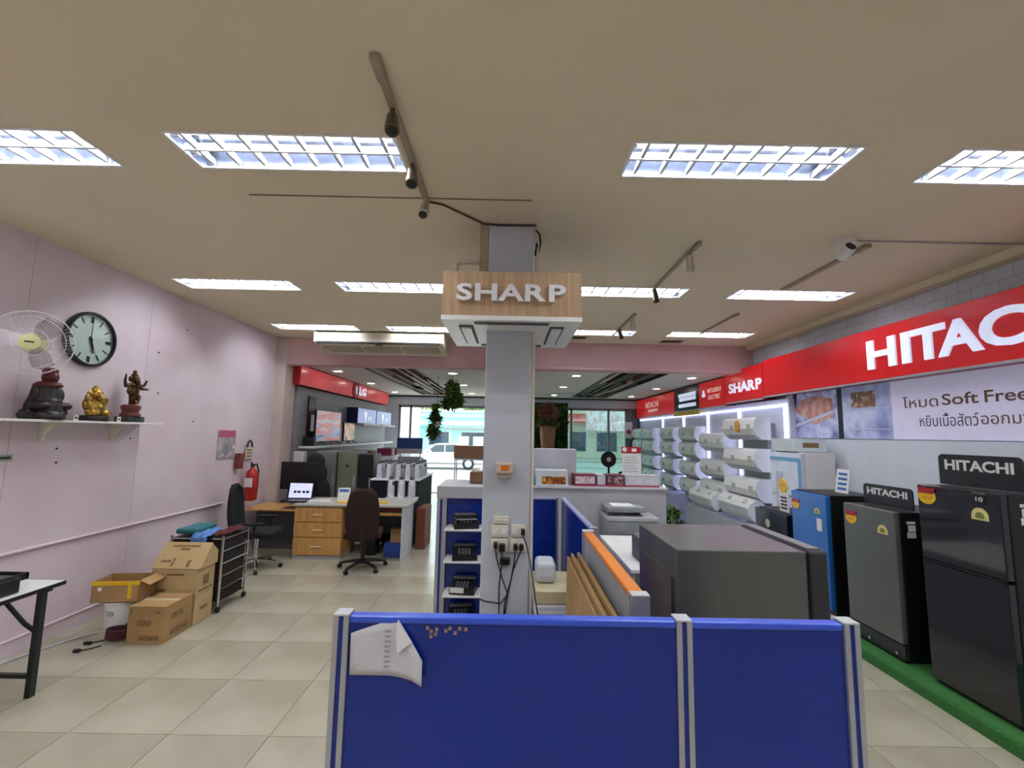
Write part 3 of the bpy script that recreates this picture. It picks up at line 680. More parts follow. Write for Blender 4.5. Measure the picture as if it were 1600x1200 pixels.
# ---------------------------------------------------------------- grey counter behind
t = thing('grey_counter', 'tall grey reception counter behind the blue partitions', 'counter', (0.2, 5.5, 0))
B().box(0, 1.7, 0, 0.5, 0.06, 1.18).build('body', m_grey, t)
B().rb(-0.01, 1.72, -0.02, 0.52, 1.18, 1.205, 0.004).build('counter_top', mat('counter_white', 'CFCFD6', rough=0.35), t)
B().box(0.02, 1.68, 0.03, 0.47, 0, 0.06).build('plinth', m_black, t)
tag(B().rb(0.24, 0.86, 5.78, 5.98, 1.206, 1.64, 0.006).build('display_box', mat('display_grey', 'BFC0C8', rough=0.5)), 'plain grey display box on the counter before the green plant wall', 'display box')
t = carton('white carton with orange noodle like print on the counter', 0.33, 0.72, 5.53, 5.75, 1.206, 1.39, mat('white_carton', 'D9E4E8', rough=0.6), tape=False)
B().box(-0.12, 0.17, -0.112, -0.1105, 0.02, 0.11).build('picture', pic('orange_print', ('B8541E', 'E08A3A', '5E2A14', 'F0B060'), 14), t)
carton('small grey carton next to the orange printed carton on counter', 0.22, 0.31, 5.55, 5.72, 1.206, 1.32, m_grey, tape=False)
for i, (a, b_, nm, cols) in enumerate(((0.80, 1.06, 'pink and grey printed box, first of the row on the counter', ('C97A92', 'E6D8DE', '7A2A44')), (1.08, 1.18, 'pale slim box between pink printed boxes on the counter', ('DADADF', 'BDBDC6')), (1.2, 1.4, 'dark maroon printed box in the row on the counter', ('3A2228', '7A4450', 'D8C9CC')), (1.42, 1.84, 'long white box with pink lower stripe at the counter end', ('E2E2E6', 'C9C6CE')))):
    t = carton(nm, a, b_, 5.54, 5.78, 1.206, 1.345, mat('box_wall_%d' % i, cols[-1] if i != 2 else '6A3A44', rough=0.6), tape=False)
    w = (b_ - a) / 2
    B().box(-w * .9, w * .9, -0.1225, -0.1205, 0.03, 0.12).build('picture', pic('box_print_%d' % i, cols, 18), t)
    B().box(-w, w, -0.1225, -0.1205, 0.005, 0.02).build('stripe', mat('pink_stripe', 'C83C5C', rough=0.5), t)
t = thing('counter_sign', 'white notice stand with red header on the counter', 'sign', (1.55, 5.72, 1.346))
B().box(-0.12, 0.12, 0, 0.012, 0, 0.26).build('board', m_white, t)
B().box(-0.13, 0.12, -0.003, 0.0, 0.26, 0.34).build('header', m_redd, t)
B().lathe([(0.03, -0.004), (0.01, -0.006)], (-0.09, 0, 0.305), 12, 'Y').build('round_logo', m_white, t)
B().box(0.0, 0.06, -0.005, -0.003, 0.28, 0.32).build('header_print', m_white, t)
for k in range(6): B().box(-0.09, 0.09 - 0.02 * (k % 3), -0.002, 0.0, 0.03 + 0.035 * k, 0.04 + 0.035 * k).build('print_line', m_grey, t)
# white desk with printer
t = thing('white_desk', 'white topped desk right of the orange partition', 'desk', (1.0, 3.75, 0))
B().rb(0, 1.0, 0, 1.25, 0.72, 0.75, 0.004).build('desk_top', m_white, t)
B().box(0.02, 0.04, 0.02, 1.23, 0, 0.72).build('side_panel', m_grey, t); B().box(0.96, 0.98, 0.02, 1.23, 0, 0.72).build('side_panel', m_grey, t)
t = thing('printer', 'grey multifunction printer with scanner lid on stand by the counter', 'printer', (1.38, 5.1, 0.60))
B().rb(-0.28, 0.28, -0.02, 0.36, 0, 0.28, 0.02).build('body', mat('printer_grey', '8B8E94', rough=0.4), t)
B().box(-0.24, 0.24, -0.03, 0.0, 0.06, 0.1).build('paper_slot', m_black, t)
B().rb(-0.29, 0.29, -0.03, 0.34, 0.28, 0.33, 0.012).build('output_deck', mat('printer_light', 'A9ACB2', rough=0.35), t)
B().lathe([(0.1, 0.331), (0.09, 0.338), (0.02, 0.338)], (0.05, 0.1, 0), 20).build('tray_well', mat('printer_dark', '5A5D63', rough=0.3), t)
B().rb(-0.27, 0.16, 0.02, 0.36, 0.37, 0.43, 0.012).build('scanner_lid', MATS['printer_grey'], t)
B().box(-0.26, -0.2, 0.05, 0.34, 0.33, 0.37).box(0.1, 0.15, 0.2, 0.34, 0.33, 0.37).build('lid_support', MATS['printer_dark'], t)
B().rb(-0.2, 0.05, 0.06, 0.3, 0.43, 0.437, 0.003).build('lid_pad', m_white, t)
t = thing('printer_stand', 'low grey stand under the multifunction printer', 'stand', (1.38, 5.1, 0))
B().box(-0.26, 0.26, 0.0, 0.34, 0.55, 0.599).build('top', m_grey, t)
for (x, y) in ((-0.25, 0.01), (0.22, 0.01), (-0.25, 0.31), (0.22, 0.31)): B().box(x, x + 0.03, y, y + 0.03, 0, 0.55).build('leg', m_grey, t)
carton('dark grey box on the white desk next to the large grey fridge', 1.13, 1.5, 3.95, 4.2, 0.751, 0.95, mat('slate_box', '5C5E66', rough=0.6), tape=False)
# ================================================================ LEFT WALL
tag(B().tube([(XL + 0.014, YB, 0.83), (XL + 0.014, 6.32, 0.805)], 0.013, 8).build('conduit', m_pink), 'thin pink painted pipe running along the left wall', 'pipe')
for (y, z) in ((5.35, 3.0), (4.95, 2.65), (3.95, 1.62), (3.96, 1.5), (5.0, 2.2), (5.6, 1.9), (4.7, 1.7)):
    B().lathe([(0.009, 0.0), (0.009, 0.006), (0.003, 0.009)], (XL, y, z), 8, 'X').build('nail', m_ink, wl)
# clock
t = thing('wall_clock', 'round black rimmed wall clock on pink wall above the statues', 'clock', (XL + 0.001, 4.12, 2.62))
B().lathe([(0.255, 0.0), (0.255, 0.035), (0.245, 0.045), (0.232, 0.045), (0.228, 0.02)], n=48, axis='X', caps=False).build('rim', m_black, t, smooth=True)
B().lathe([(0.23, 0.012), (0.01, 0.0125)], n=48, axis='X').build('dial', mat('clock_dial', 'CBD6D2', rough=0.4, var=0.02), t)
for k in range(12):
    a = PI / 6 * k; big = k % 3 == 0; rr = 0.185
    mk_ = B().box(0.013, 0.016, -(0.014 if big else 0.005), (0.014 if big else 0.005), -0.028, 0.028).xf(Matrix.Rotation(-a, 4, 'X') @ Matrix.Translation((0, 0, rr)))
    mk_.build('hour_mark', m_black, t)
def hand(nm, ang, ln, w, x): B().prism([(-w, -0.03), (w, -0.03), (w * .4, ln), (-w * .4, ln)], x, x + 0.002, 'X').xf(Matrix.Rotation(-ang, 4, 'X')).build(nm, m_black, t)
hand('hour_hand', math.radians(163), 0.13, 0.014, 0.018); hand('minute_hand', math.radians(0), 0.19, 0.005, 0.021); hand('second_hand', math.radians(158), 0.2, 0.003, 0.024)
B().lathe([(0.012, 0.017), (0.012, 0.028)], n=12, axis='X').build('hub', m_black, t)
B().lathe([(0.23, 0.034), (0.01, 0.036)], n=40, axis='X').build('cover_glass', glassy('clock_glass', (0.97, 1, 0.99), 0.02), t)
# wall fan
t = thing('wall_fan', 'pale wall mounted fan with wire guard and cream hub by the clock', 'fan', (XL + 0.001, 3.24, 2.31))
m_fanb = mat('fan_cream', 'D6CFA6', rough=0.4); m_wire = mat('fan_wire', 'D9D6DA', rough=0.35, var=0.02)
B().rb(0.0, 0.05, -0.07, 0.07, -0.15, 0.13, 0.02).build('wall_base', m_fanb, t)
B().tube([(0.04, 0, -0.05), (0.15, -0.01, -0.06), (0.2, -0.01, 0.0)], 0.025, 10).build('arm', m_fanb, t, smooth=True)
FR = Matrix.Translation((0.36, 0.06, 0.12)) @ Matrix.Rotation(math.radians(-52), 4, 'Z') @ Matrix.Rotation(math.radians(4), 4, 'Y')   # fan axis +X turned towards room
B().lathe([(0.03, -0.24), (0.075, -0.21), (0.085, -0.12), (0.07, -0.06), (0.03, -0.05)], n=20, axis='X').xf(FR).build('motor_housing', m_fanb, t, smooth=True)
gd = B()
def ring(rad, x, th=0.003): return [(x, rad * math.cos(a), rad * math.sin(a)) for a in [2 * PI * k / 40 for k in range(41)]]
for rad, x in ((0.235, 0.0), (0.235, -0.012), (0.19, 0.045), (0.1, 0.06)): gd.tube(ring(rad, x), 0.0035 if rad > .2 else 0.002, 6, False)
for k in range(64):
    a = 2 * PI * k / 64; c, s_ = math.cos(a), math.sin(a)
    gd.tube([(0.065, 0.055 * c, 0.055 * s_), (0.06, 0.12 * c, 0.12 * s_), (0.04, 0.2 * c, 0.2 * s_), (0.0, 0.235 * c, 0.235 * s_)], 0.0009, 4, False)
gd.xf(FR).build('front_guard', m_wire, t)
gb = B()
for k in range(48):
    a = 2 * PI * k / 48; c, s_ = math.cos(a), math.sin(a)
    gb.tube([(-0.07, 0.06 * c, 0.06 * s_), (-0.065, 0.18 * c, 0.18 * s_), (-0.012, 0.235 * c, 0.235 * s_)], 0.0009, 4, False)
gb.xf(FR).build('rear_guard', m_wire, t)
m_blade = glassy('fan_blade', (0.80, 0.76, 0.79), 0.05, 0.3)
for k in range(3):
    a = 2 * PI * k / 3 + 0.5
    bl = B()
    pts = [(0.03, -0.02), (0.09, -0.07), (0.17, -0.08), (0.21, -0.03), (0.2, 0.05), (0.12, 0.06), (0.03, 0.02)]
    bl.prism(pts, -0.001, 0.001, 'Z').xf(Matrix.Rotation(a, 4, 'X') @ Matrix.Rotation(PI / 2, 4, 'Y') @ Matrix.Rotation(0.35, 4, 'X'))
    bl.xf(FR).build('blade', m_blade, t)
B().lathe([(0.06, 0.058), (0.06, 0.068), (0.045, 0.076), (0.01, 0.078)], n=24, axis='X').xf(FR).build('hub_badge', mat('fan_badge', 'D9D59A', rough=0.4), t, smooth=True)
B().box(0.0785, 0.0795, -0.025, 0.025, -0.006, 0.006).xf(FR).build('badge_print', m_ink, t)
# shelf and statues
t = thing('wall_shelf', 'white wall shelf carrying three statues on the pink wall', 'shelf', (XL, 3.3, 1.84))
B().rb(0.001, 0.25, 0, 1.5, 0.005, 0.025, 0.003).build('board', m_white, t)
for y in (0.48, 1.15):
    B().prism([(0.002, 0.005), (0.2, 0.005), (0.2, -0.01), (0.1, -0.03), (0.04, -0.09), (0.03, -0.15), (0.002, -0.17)], y, y + 0.025, 'Y').build('bracket', m_offw, t)
ZS = 1.866
def statue(lab, y, parts, x=-3.79, name='statue'):
    t = thing(name, lab, 'statue', (x, y, ZS))
    for nm, b_, m_, vox in parts:
        o = b_.build(nm, m_, t, smooth=True)
        if vox: remesh(o, vox)
    return t
# dark seated figure on heaped base
bod = B()
for c, r_ in (((0, 0, 0.16), (0.085, 0.10, 0.09)), ((0.01, 0.0, 0.24), (0.065, 0.075, 0.07)), ((0.05, -0.075, 0.12), (0.06, 0.08, 0.045)), ((0.05, 0.085, 0.12), (0.06, 0.08, 0.045)), ((0.0, -0.09, 0.22), (0.03, 0.035, 0.06)), ((0, 0.09, 0.21), (0.03, 0.035, 0.06))): bod.ball(c, r_)
hd = B().ball((0.015, 0.01, 0.345), (0.055, 0.055, 0.06)); hd.ball((0.01, 0.01, 0.395), (0.05, 0.055, 0.03)).ball((0.055, 0.01, 0.33), (0.014, 0.012, 0.016)).ball((0.01, -0.04, 0.33), (0.012, 0.01, 0.022)).ball((0.01, 0.06, 0.33), (0.012, 0.01, 0.022))
for e in (-0.015, 0.03): hd.ball((0.052, e, 0.348), (0.01, 0.009, 0.006))
bs = B().lathe([(0.135, 0.0), (0.14, 0.02), (0.13, 0.05), (0.115, 0.07), (0.1, 0.075)], n=22)
for k in range(14): bs.ball((0.11 * math.cos(k * .45), 0.135 * math.sin(k * .45), 0.035 + 0.012 * (k % 3)), 0.024)
bod = B().lathe([(0.12, 0.06), (0.115, 0.12), (0.095, 0.18), (0.085, 0.24), (0.078, 0.285), (0.04, 0.305)], (0, 0.0, 0), 18)
for c, r_ in (((0.06, -0.09, 0.11), (0.06, 0.07, 0.035)), ((0.06, 0.09, 0.11), (0.06, 0.07, 0.035)), ((0.02, -0.1, 0.2), (0.03, 0.03, 0.06)), ((0.02, 0.1, 0.2), (0.03, 0.03, 0.06)), ((0.08, 0, 0.14), (0.03, 0.07, 0.03)), ((0.07, 0.02, 0.2), (0.02, 0.05, 0.05))): bod.ball(c, r_)
statue('dark red and black seated statue on wall shelf under the fan', 3.66, [('base', bs, m_ebony, 0.007), ('body', bod, m_ebony, 0.006), ('head', hd, m_dred, 0.005), ('collar', B().lathe([(0.085, 0.265), (0.09, 0.28), (0.075, 0.3), (0.045, 0.31)], (0.012, 0.005, 0), 18), m_dred, 0)])
# gold seated figure
bod = B()
for c, r_ in (((0, 0, 0.13), (0.07, 0.08, 0.08)), ((0.02, 0, 0.12), (0.07, 0.065, 0.06)), ((0.045, -0.06, 0.075), (0.05, 0.06, 0.035)), ((0.045, 0.06, 0.075), (0.05, 0.06, 0.035)), ((0.0, -0.08, 0.15), (0.025, 0.03, 0.05)), ((0, 0.085, 0.15), (0.025, 0.03, 0.05)), ((0.02, 0.1, 0.19), (0.02, 0.018, 0.03)), ((0.02, -0.095, 0.2), (0.018, 0.018, 0.04))): bod.ball(c, r_)
hd = B().ball((0.01, 0, 0.245), (0.045, 0.048, 0.045)).ball((0.0, -0.05, 0.25), (0.012, 0.03, 0.028)).ball((0.0, 0.05, 0.25), (0.012, 0.03, 0.028)).ball((0.0, 0, 0.285), (0.035, 0.035, 0.02)).ball((0, 0, 0.305), (0.02, 0.02, 0.02))
hd.tube([(0.05, 0, 0.235), (0.07, 0.0, 0.2), (0.075, 0.01, 0.16), (0.065, 0.025, 0.14)], [0.022, 0.018, 0.014, 0.01], 8)
for e in (-0.02, 0.02): hd.ball((0.05, e, 0.258), (0.008, 0.007, 0.005))
statue('gold seated statue with trunk on dark base in the middle of the shelf', 4.10, [('base', B().lathe([(0.115, 0), (0.12, 0.02), (0.11, 0.045), (0.1, 0.05)], n=24), m_ebony, 0), ('body', bod, m_gold, 0.006), ('head', hd, m_gold, 0.005)])
# bronze dancing figure
bod = B()
bod.tube([(0, -0.005, 0.17), (0.01, -0.01, 0.22), (0.0, 0.005, 0.29)], [0.02, 0.026, 0.035], 10)
bod.tube([(0, 0.01, 0.28), (0.02, 0.05, 0.25), (0.03, 0.03, 0.2), (0.03, 0.0, 0.19)], [0.034, 0.028, 0.02, 0.014], 10)
bod.ball((0.005, 0, 0.31), (0.05, 0.055, 0.05)).ball((0, 0, 0.365), (0.04, 0.06, 0.035))
bod.tube([(0, -0.05, 0.37), (0.01, -0.1, 0.35), (0.02, -0.125, 0.4), (0.02, -0.12, 0.47)], [0.02, 0.016, 0.013, 0.008], 8)
bod.tube([(0, 0.05, 0.37), (0.01, 0.09, 0.34), (0.02, 0.13, 0.34), (0.02, 0.17, 0.34)], [0.02, 0.016, 0.013, 0.008], 8)
bod.tube([(0, -0.045, 0.355), (0.03, -0.085, 0.31), (0.06, -0.05, 0.3)], [0.018, 0.014, 0.011], 8)
bod.tube([(0, 0.045, 0.355), (0.03, 0.1, 0.38), (0.04, 0.115, 0.43)], [0.018, 0.014, 0.009], 8)
hd = B().ball((0.01, 0.005, 0.43), (0.035, 0.037, 0.04)).ball((0, -0.04, 0.43), (0.01, 0.026, 0.03)).ball((0, 0.05, 0.43), (0.01, 0.026, 0.03)).ball((0, 0.005, 0.47), (0.03, 0.03, 0.02)).ball((0, 0.005, 0.5), (0.018, 0.018, 0.025))
hd.tube([(0.04, 0.005, 0.42), (0.06, 0.0, 0.38), (0.06, -0.015, 0.34)], [0.018, 0.014, 0.01], 8)
statue('bronze dancing four armed statue on reddish pedestal at the shelf end', 4.50, [('plinth', B().rb(-0.07, 0.07, -0.1, 0.1, 0, 0.055, 0.006), mat('dark_green_stone', '262A26', rough=0.5), 0), ('pedestal', B().lathe([(0.085, 0.056), (0.085, 0.08), (0.07, 0.09), (0.07, 0.12), (0.08, 0.13), (0.08, 0.16), (0.06, 0.175)], n=24), mat('red_brown_stone', '6B342A', rough=0.5), 0), ('body', bod, m_bronze, 0.005), ('head', hd, m_bronze, 0.0045)])
for (y, lab) in ((3.84, 'tiny white card standing at the dark statue'), (4.26, 'tiny white card standing by the gold statue')):
    t = thing('price_card', lab, 'card', (-3.69, y, ZS))
    B().box(0, 0.004, -0.02, 0.02, 0, 0.045).build('card', m_white, t); B().box(0.004, 0.005, -0.012, 0.012, 0.015, 0.03).build('print', m_ink, t)
t = thing('wall_notice', 'small green grey paper strip stuck to wall below the shelf', 'notice', (XL + 0.002, 3.555, 1.535))
B().box(0, 0.002, -0.05, 0.055, 0, 0.05).build('paper', mat('notice_green', '9FB0A8', rough=0.7), t); B().box(0.002, 0.003, -0.04, 0.04, 0.015, 0.035).build('print', m_ink, t)
# wall poster, extinguisher
t = thing('wall_poster', 'small pink and white poster on the pink wall above the trolley', 'poster', (XL + 0.001, 6.1, 1.4))
B().box(0, 0.004, 0, 0.4, 0, 0.4).build('paper', pic('poster_print', ('C9C2C8', 'AFA6AC', '8C858A', 'DAD6DA'), 9), t)
B().box(0.004, 0.006, 0.02, 0.38, 0.3, 0.39).build('header', mat('poster_pink', 'C85A78', rough=0.6), t)
B().lathe([(0.08, 0.004), (0.02, 0.007)], (0, 0.2, 0.13), 20, 'X').build('round_figure', mat('poster_grey', '8E8A90', rough=0.6), t)
t = thing('fire_extinguisher', 'red fire extinguisher with white label on the wall beside black chair', 'fire extinguisher', (XL + 0.14, 6.75, 0.78))
B().lathe([(0.07, 0.0), (0.085, 0.02), (0.085, 0.36), (0.07, 0.42), (0.03, 0.46), (0.025, 0.49)], n=24).build('cylinder', mat('extinguisher_red', 'B3241C', rough=0.3), t, smooth=True)
B().rb(-0.02, 0.02, -0.03, 0.03, 0.49, 0.53, 0.006).build('valve', m_black, t)
B().tube([(0, -0.02, 0.53), (0.02, -0.09, 0.56)], 0.01, 8).tube([(0, -0.02, 0.515), (0.02, -0.09, 0.5)], 0.008, 8).build('handle', m_black, t)
B().tube([(0, 0.03, 0.5), (0.0, 0.1, 0.52), (0.02, 0.13, 0.42), (0.03, 0.11, 0.2), (0.03, 0.1, 0.1)], 0.012, 8).build('hose', m_black, t, smooth=True)
B().prism([(-0.06 + .0, 0.2), (0.06, 0.2), (0.06, 0.33), (-0.06, 0.33)], -0.0885, -0.084, 'Y').build('label_plate', m_white, t)
t = thing('instruction_tag', 'yellowish paper tag hanging on the wall above the red extinguisher', 'tag', (XL + 0.03, 6.72, 1.38))
B().box(0.0, 0.004, 0.0, 0.2, 0, 0.17).build('paper', mat('tag_paper', 'D8CFAE', rough=0.7), t)
B().tube([(0.002, 0.03, 0.17), (0.002, 0.06, 0.25), (0.002, 0.1, 0.27), (0.002, 0.14, 0.25), (0.002, 0.17, 0.17)], 0.012, 8).build('loop', m_black, t)
for k in range(3): B().box(0.004, 0.005, 0.03, 0.17, 0.03 + k * 0.045, 0.045 + k * 0.045).build('print_line', m_ink, t)
tag(B().rb(XL + 0.01, XL + 0.09, 6.5, 6.6, 1.25, 1.47, 0.01).build('switch_box', mat('rust_brown', '7A3A2C', rough=0.6)), 'small rust brown box on the wall beside the extinguisher', 'box')
# folding table
t = thing('folding_table', 'white topped folding table with dark edge against the left wall', 'table', (-3.1, 3.3, 0))
TZ = 0.74
B().box(-0.6, 0.0, -1.6, 0.0, TZ - 0.018, TZ).build('table_top', mat('table_white', 'DFE3E4', rough=0.3), t)
B().box(-0.604, 0.004, -0.0, 0.004, TZ - 0.026, TZ - 0.001).box(0.0, 0.004, -1.6, 0.0, TZ - 0.026, TZ - 0.001).box(-0.604, -0.6, -1.6, 0, TZ - .026, TZ - .001).build('edge_band', m_blackm, t)
m_leg = mat('dark_green_steel', '1F2A26', rough=0.4, metal=0.2)
for x in (-0.10, -0.52): B().box(x - 0.018, x + 0.018, -0.07, -0.03, 0, TZ - 0.02).build('leg', m_leg, t)
for x in (-0.10, -0.52): B().box(x - 0.018, x + 0.018, -1.55, -1.51, 0, TZ - 0.02).build('leg', m_leg, t)
B().box(-0.52, -0.10, -0.065, -0.035, 0.12, 0.145).build('stretcher', m_leg, t)
B().tube([(-0.12, -0.05, 0.42), (-0.2, -0.05, 0.47), (-0.34, -0.05, 0.6), (-0.4, -0.05, TZ - 0.03)], 0.014, 8).build('brace', m_leg, t)
B().box(-0.55, -0.05, -0.06, -0.03, TZ - 0.06, TZ - 0.02).build('apron', m_leg, t)
t = thing('cash_tray', 'flat black tray on the folding table against the wall', 'tray', (-3.52, 3.12, TZ + 0.001))
B().box(-0.14, 0.14, -0.2, 0.2, 0.0, 0.012).build('base', m_blackm, t)
for a in ((-0.14, 0.14, -0.2, -0.185), (-0.14, 0.14, 0.185, 0.2), (-0.14, -0.125, -0.2, 0.2), (0.125, 0.14, -0.2, 0.2)): B().box(*a, 0.012, 0.045).build('rim', m_blackm, t)
t = thing('card_reader', 'black boxy device at the edge of the folding table', 'device', (-3.25, 2.95, TZ + 0.001))
B().rb(-0.12, 0.1, -0.15, 0.1, 0, 0.1, 0.01).build('body', m_black, t); B().rb(-0.1, 0.08, -0.1, 0.08, 0.1, 0.112, 0.004).build('lid', mat('dark_grey_pl', '2C2E31', rough=0.3), t)
# stacked cartons by the trolley
carton('brown carton with dark print on the floor at the front of the pile', -3.21, -2.9, 4.02, 4.36, 0.0, 0.30, m_card, prints=[('F', '', -.1, .55, .12, .05), ('F', '', .25, .15, .17, .04), ('R', '', -.1, .65, .14, .05), ('R', '', .1, .2, .22, .05), ('F', '', .6, .85, .05, .022), ('F', '', -.85, .85, .02, .05)])
carton('pale carton standing on floor against the black trolley', -3.32, -2.89, 4.38, 4.63, 0.0, 0.26, m_card2, prints=[('R', '', 0, .5, .1, .03)])
t = carton('pale carton with raised lid stacked beside the black trolley', -3.32, -2.89, 4.38, 4.63, 0.262, 0.5, m_card2, prints=[('F', '', -.6, .2, .1, .03), ('F', '', .05, .8, .16, .02), ('R', '', .0, .5, .08, .09), ('R', '', .0, .15, .2, .02)])
LR = Matrix.Translation((0, -0.125, 0.242)) @ Matrix.Rotation(math.radians(-38), 4, 'X')
B().box(-0.225, 0.235, -0.006, 0, 0, 0.26).xf(LR).build('lid', m_card2, t)
B().prism([(-0.12, 0.243), (0.125, 0.243), (0.125, 0.36), (0.03, 0.44)], 0.228, 0.233, 'X').build('lid_side', m_card2, t)
for (x, z, w_, h_) in ((0.0, 0.22, 0.26, 0.018), (0.0, 0.19, 0.09, 0.02), (-0.12, 0.07, 0.09, 0.02), (0.1, 0.05, 0.03, 0.07), (-0.05, 0.06, 0.02, 0.08)):
    B().box(x - w_ / 2, x + w_ / 2, -0.0075, -0.006, z - h_ / 2, z + h_ / 2).xf(LR).build('print', m_scr, t)
B_ = thing('cardboard_box', 'open brown carton with yellow tape on a white bucket by the wall', 'box', (-3.44, 4.24, 0.29), 0.12)
w2, d2, h2 = 0.19, 0.12, 0.18
B().box(-w2, w2, -d2, -d2 + 0.006, 0, h2).build('side', m_card, B_); B().box(-w2, w2, d2 - 0.006, d2, 0, h2).build('side', m_card, B_)
B().box(-w2, -w2 + 0.006, -d2, d2, 0, h2).build('side', m_card, B_); B().box(w2 - 0.006, w2, -d2, d2, 0, h2).build('side', m_card, B_); B().box(-w2, w2, -d2, d2, 0, 0.006).build('bottom', m_card, B_)
B().box(0, 0.09, -d2, d2, 0, 0.005).xf(Matrix.Translation((w2, 0, h2)) @ Matrix.Rotation(math.radians(25), 4, 'Y')).build('flap', m_card, B_)
B().box(-w2 - .002, w2 + .002, -d2 - 0.002, -d2 + .001, h2 - 0.035, h2).build('yellow_tape', m_yellow, B_); B().box(0.1, 0.13, -d2 - 0.003, -d2 + .001, 0.03, h2 - 0.035).build('yellow_tape', m_yellow, B_)
B().box(-0.14, -0.11, -d2 - 0.002, -d2, 0.1, 0.13).build('label_square', m_white, B_)
t = thing('plastic_bucket', 'white plastic pail under the open carton with red cord', 'bucket', (-3.44, 4.24, 0))
B().lathe([(0.11, 0.002), (0.13, 0.27), (0.137, 0.275), (0.137, 0.286), (0.02, 0.286)], n=28).build('body', m_white, t, smooth=True)
B().prism([(-0.04, 0.18), (0.03, 0.18), (0.03, 0.22), (-0.04, 0.22)], -0.1285, -0.126, 'Y').build('print', m_scrw, t)
t = thing('cord_coil', 'dark red coiled power cord lying on floor at the white pail', 'cord', (-3.32, 4.08, 0.0))
cc = []
for k in range(120):
    a = k * 0.33; cc.append((0.085 * math.cos(a) + 0.01 * math.sin(k), 0.07 * math.sin(a), 0.014 + 0.0007 * k + 0.01 * math.sin(a * .5) ** 2))
B().tube(cc, 0.008, 6).build('coil', mat('maroon_cable', '4A1C24', rough=0.5), t)
B().tube([(-0.08, -0.02, 0.012), (-0.13, -0.05, 0.01), (-0.16, -0.08, 0.01)], 0.006, 6).build('lead', m_black, t)
B().rb(-0.21, -0.15, -0.1, -0.075, 0, 0.025, 0.006).build('plug', m_black, t)
t = thing('cord_plug', 'black plug lying on the floor tiles in front of the pail', 'plug', (-3.46, 3.86, 0.0))
B().rb(-0.03, 0.02, -0.015, 0.015, 0.0, 0.025, 0.006).build('body', m_black, t); B().tube([(0.02, 0, 0.012), (0.06, 0.05, 0.008), (0.1, 0.1, 0.008)], 0.005, 6).build('lead', m_black, t)
tag(B().tube([(XL + 0.05, 3.3, 0.008), (XL + 0.1, 3.7, 0.008), (XL + 0.22, 4.05, 0.008), (-3.6, 4.2, 0.008)], 0.007, 6).build('floor_cable', m_grey), 'grey cable lying along the foot of the left wall', 'cable')
tag(B().tube([(XL + 0.02, 3.42, 0.20), (XL + 0.03, 3.36, 0.14), (XL + 0.025, 3.3, 0.1), (XL + 0.04, 3.26, 0.02)], 0.005, 6).build('wall_cable', m_black), 'black cable end dangling at the baseboard behind the table', 'cable')
# trolley with rails
t = thing('wire_trolley', 'black trolley rack with chrome rails and towels on top', 'trolley', (-2.87, 4.69, 0))
TW, TL, TH = 0.52, 0.44, 0.74
for (x, y) in ((0, 0), (0, TL), (-TW, 0), (-TW, TL)):
    B().cyl((x, y, 0.06), (x, y, TH), 0.012, 10).build('post', m_chrome, t)
    ca = B().cyl((x - 0.012, y, 0.028), (x + 0.012, y, 0.028), 0.027, 14).build('caster', m_black, t)
for k in range(6):
    z = 0.1 + k * 0.122
    B().cyl((0, 0, z), (0, TL, z), 0.008, 8).build('side_rail', m_chrome, t)
    if k in (0, 5): B().cyl((-TW, 0, z), (0, 0, z), 0.008, 8).build('front_rail', m_chrome, t); B().cyl((-TW, TL, z), (0, TL, z), 0.008, 8).build('front_rail', m_chrome, t)
B().box(-TW + 0.01, -0.02, 0.01, TL - 0.01, 0.09, 0.70).build('mesh_body', mat('black_mesh', '1E1716', rough=0.8, scale=150, bump=0.3), t)
B().rb(-TW + 0.01, -0.01, 0.0, TL, 0.705, 0.72, 0.004).build('top_tray', m_blackm, t)
def cloth(nm, lab, m, x0, x1, y0, y1, z, amp, drop=None):
    n = 16; b = B()
    for j in range(n + 1):
        for i in range(n + 1):
            u, v = i / n, j / n
            zz = z + amp * (math.sin(u * 9 + v * 4) * 0.3 + math.sin(v * 11 - u * 5) * 0.3 + 0.55) * (1 - 0.6 * abs(2 * u - 1) ** 3) * (1 - 0.6 * abs(2 * v - 1) ** 3)
            x = x0 + (x1 - x0) * u; y = y0 + (y1 - y0) * v
            if drop and v < drop:
                y = y0 + (y1 - y0) * drop - 0.02; zz = z + 0.01 - (drop - v) / drop * 0.16 * (0.5 + u * (1 - u) * 2)
                y += 0.012 * math.sin(u * 14)
            b.v.append((x, y, zz))
    for j in range(n):
        for i in range(n): k = j * (n + 1) + i; b.f.append((k, k + 1, k + n + 2, k + n + 1))
    o = b.build(nm, m, smooth=True); o.modifiers.new('s', 'SOLIDIFY').thickness = 0.008
    return tag(o, lab, 'cloth')
tag(B().rb(-3.37, -3.16, 4.70, 5.04, 0.745, 0.80, 0.02, 3).build('folded_cloth', mat('teal_cloth', '2E6E78', rough=0.9, scale=30, bump=0.2)), 'folded teal cloth on top of the black trolley', 'cloth')
cloth('cloth', 'crumpled light blue cloth draped over the trolley front', mat('sky_cloth', '5F8CD0', rough=0.9), -3.15, -3.0, 4.55, 4.95, 0.745, 0.05, 0.22)
cloth('cloth', 'crumpled dark red cloth on the trolley top', mat('wine_cloth', '5A2422', rough=0.9), -2.985, -2.87, 4.68, 5.08, 0.745, 0.055)
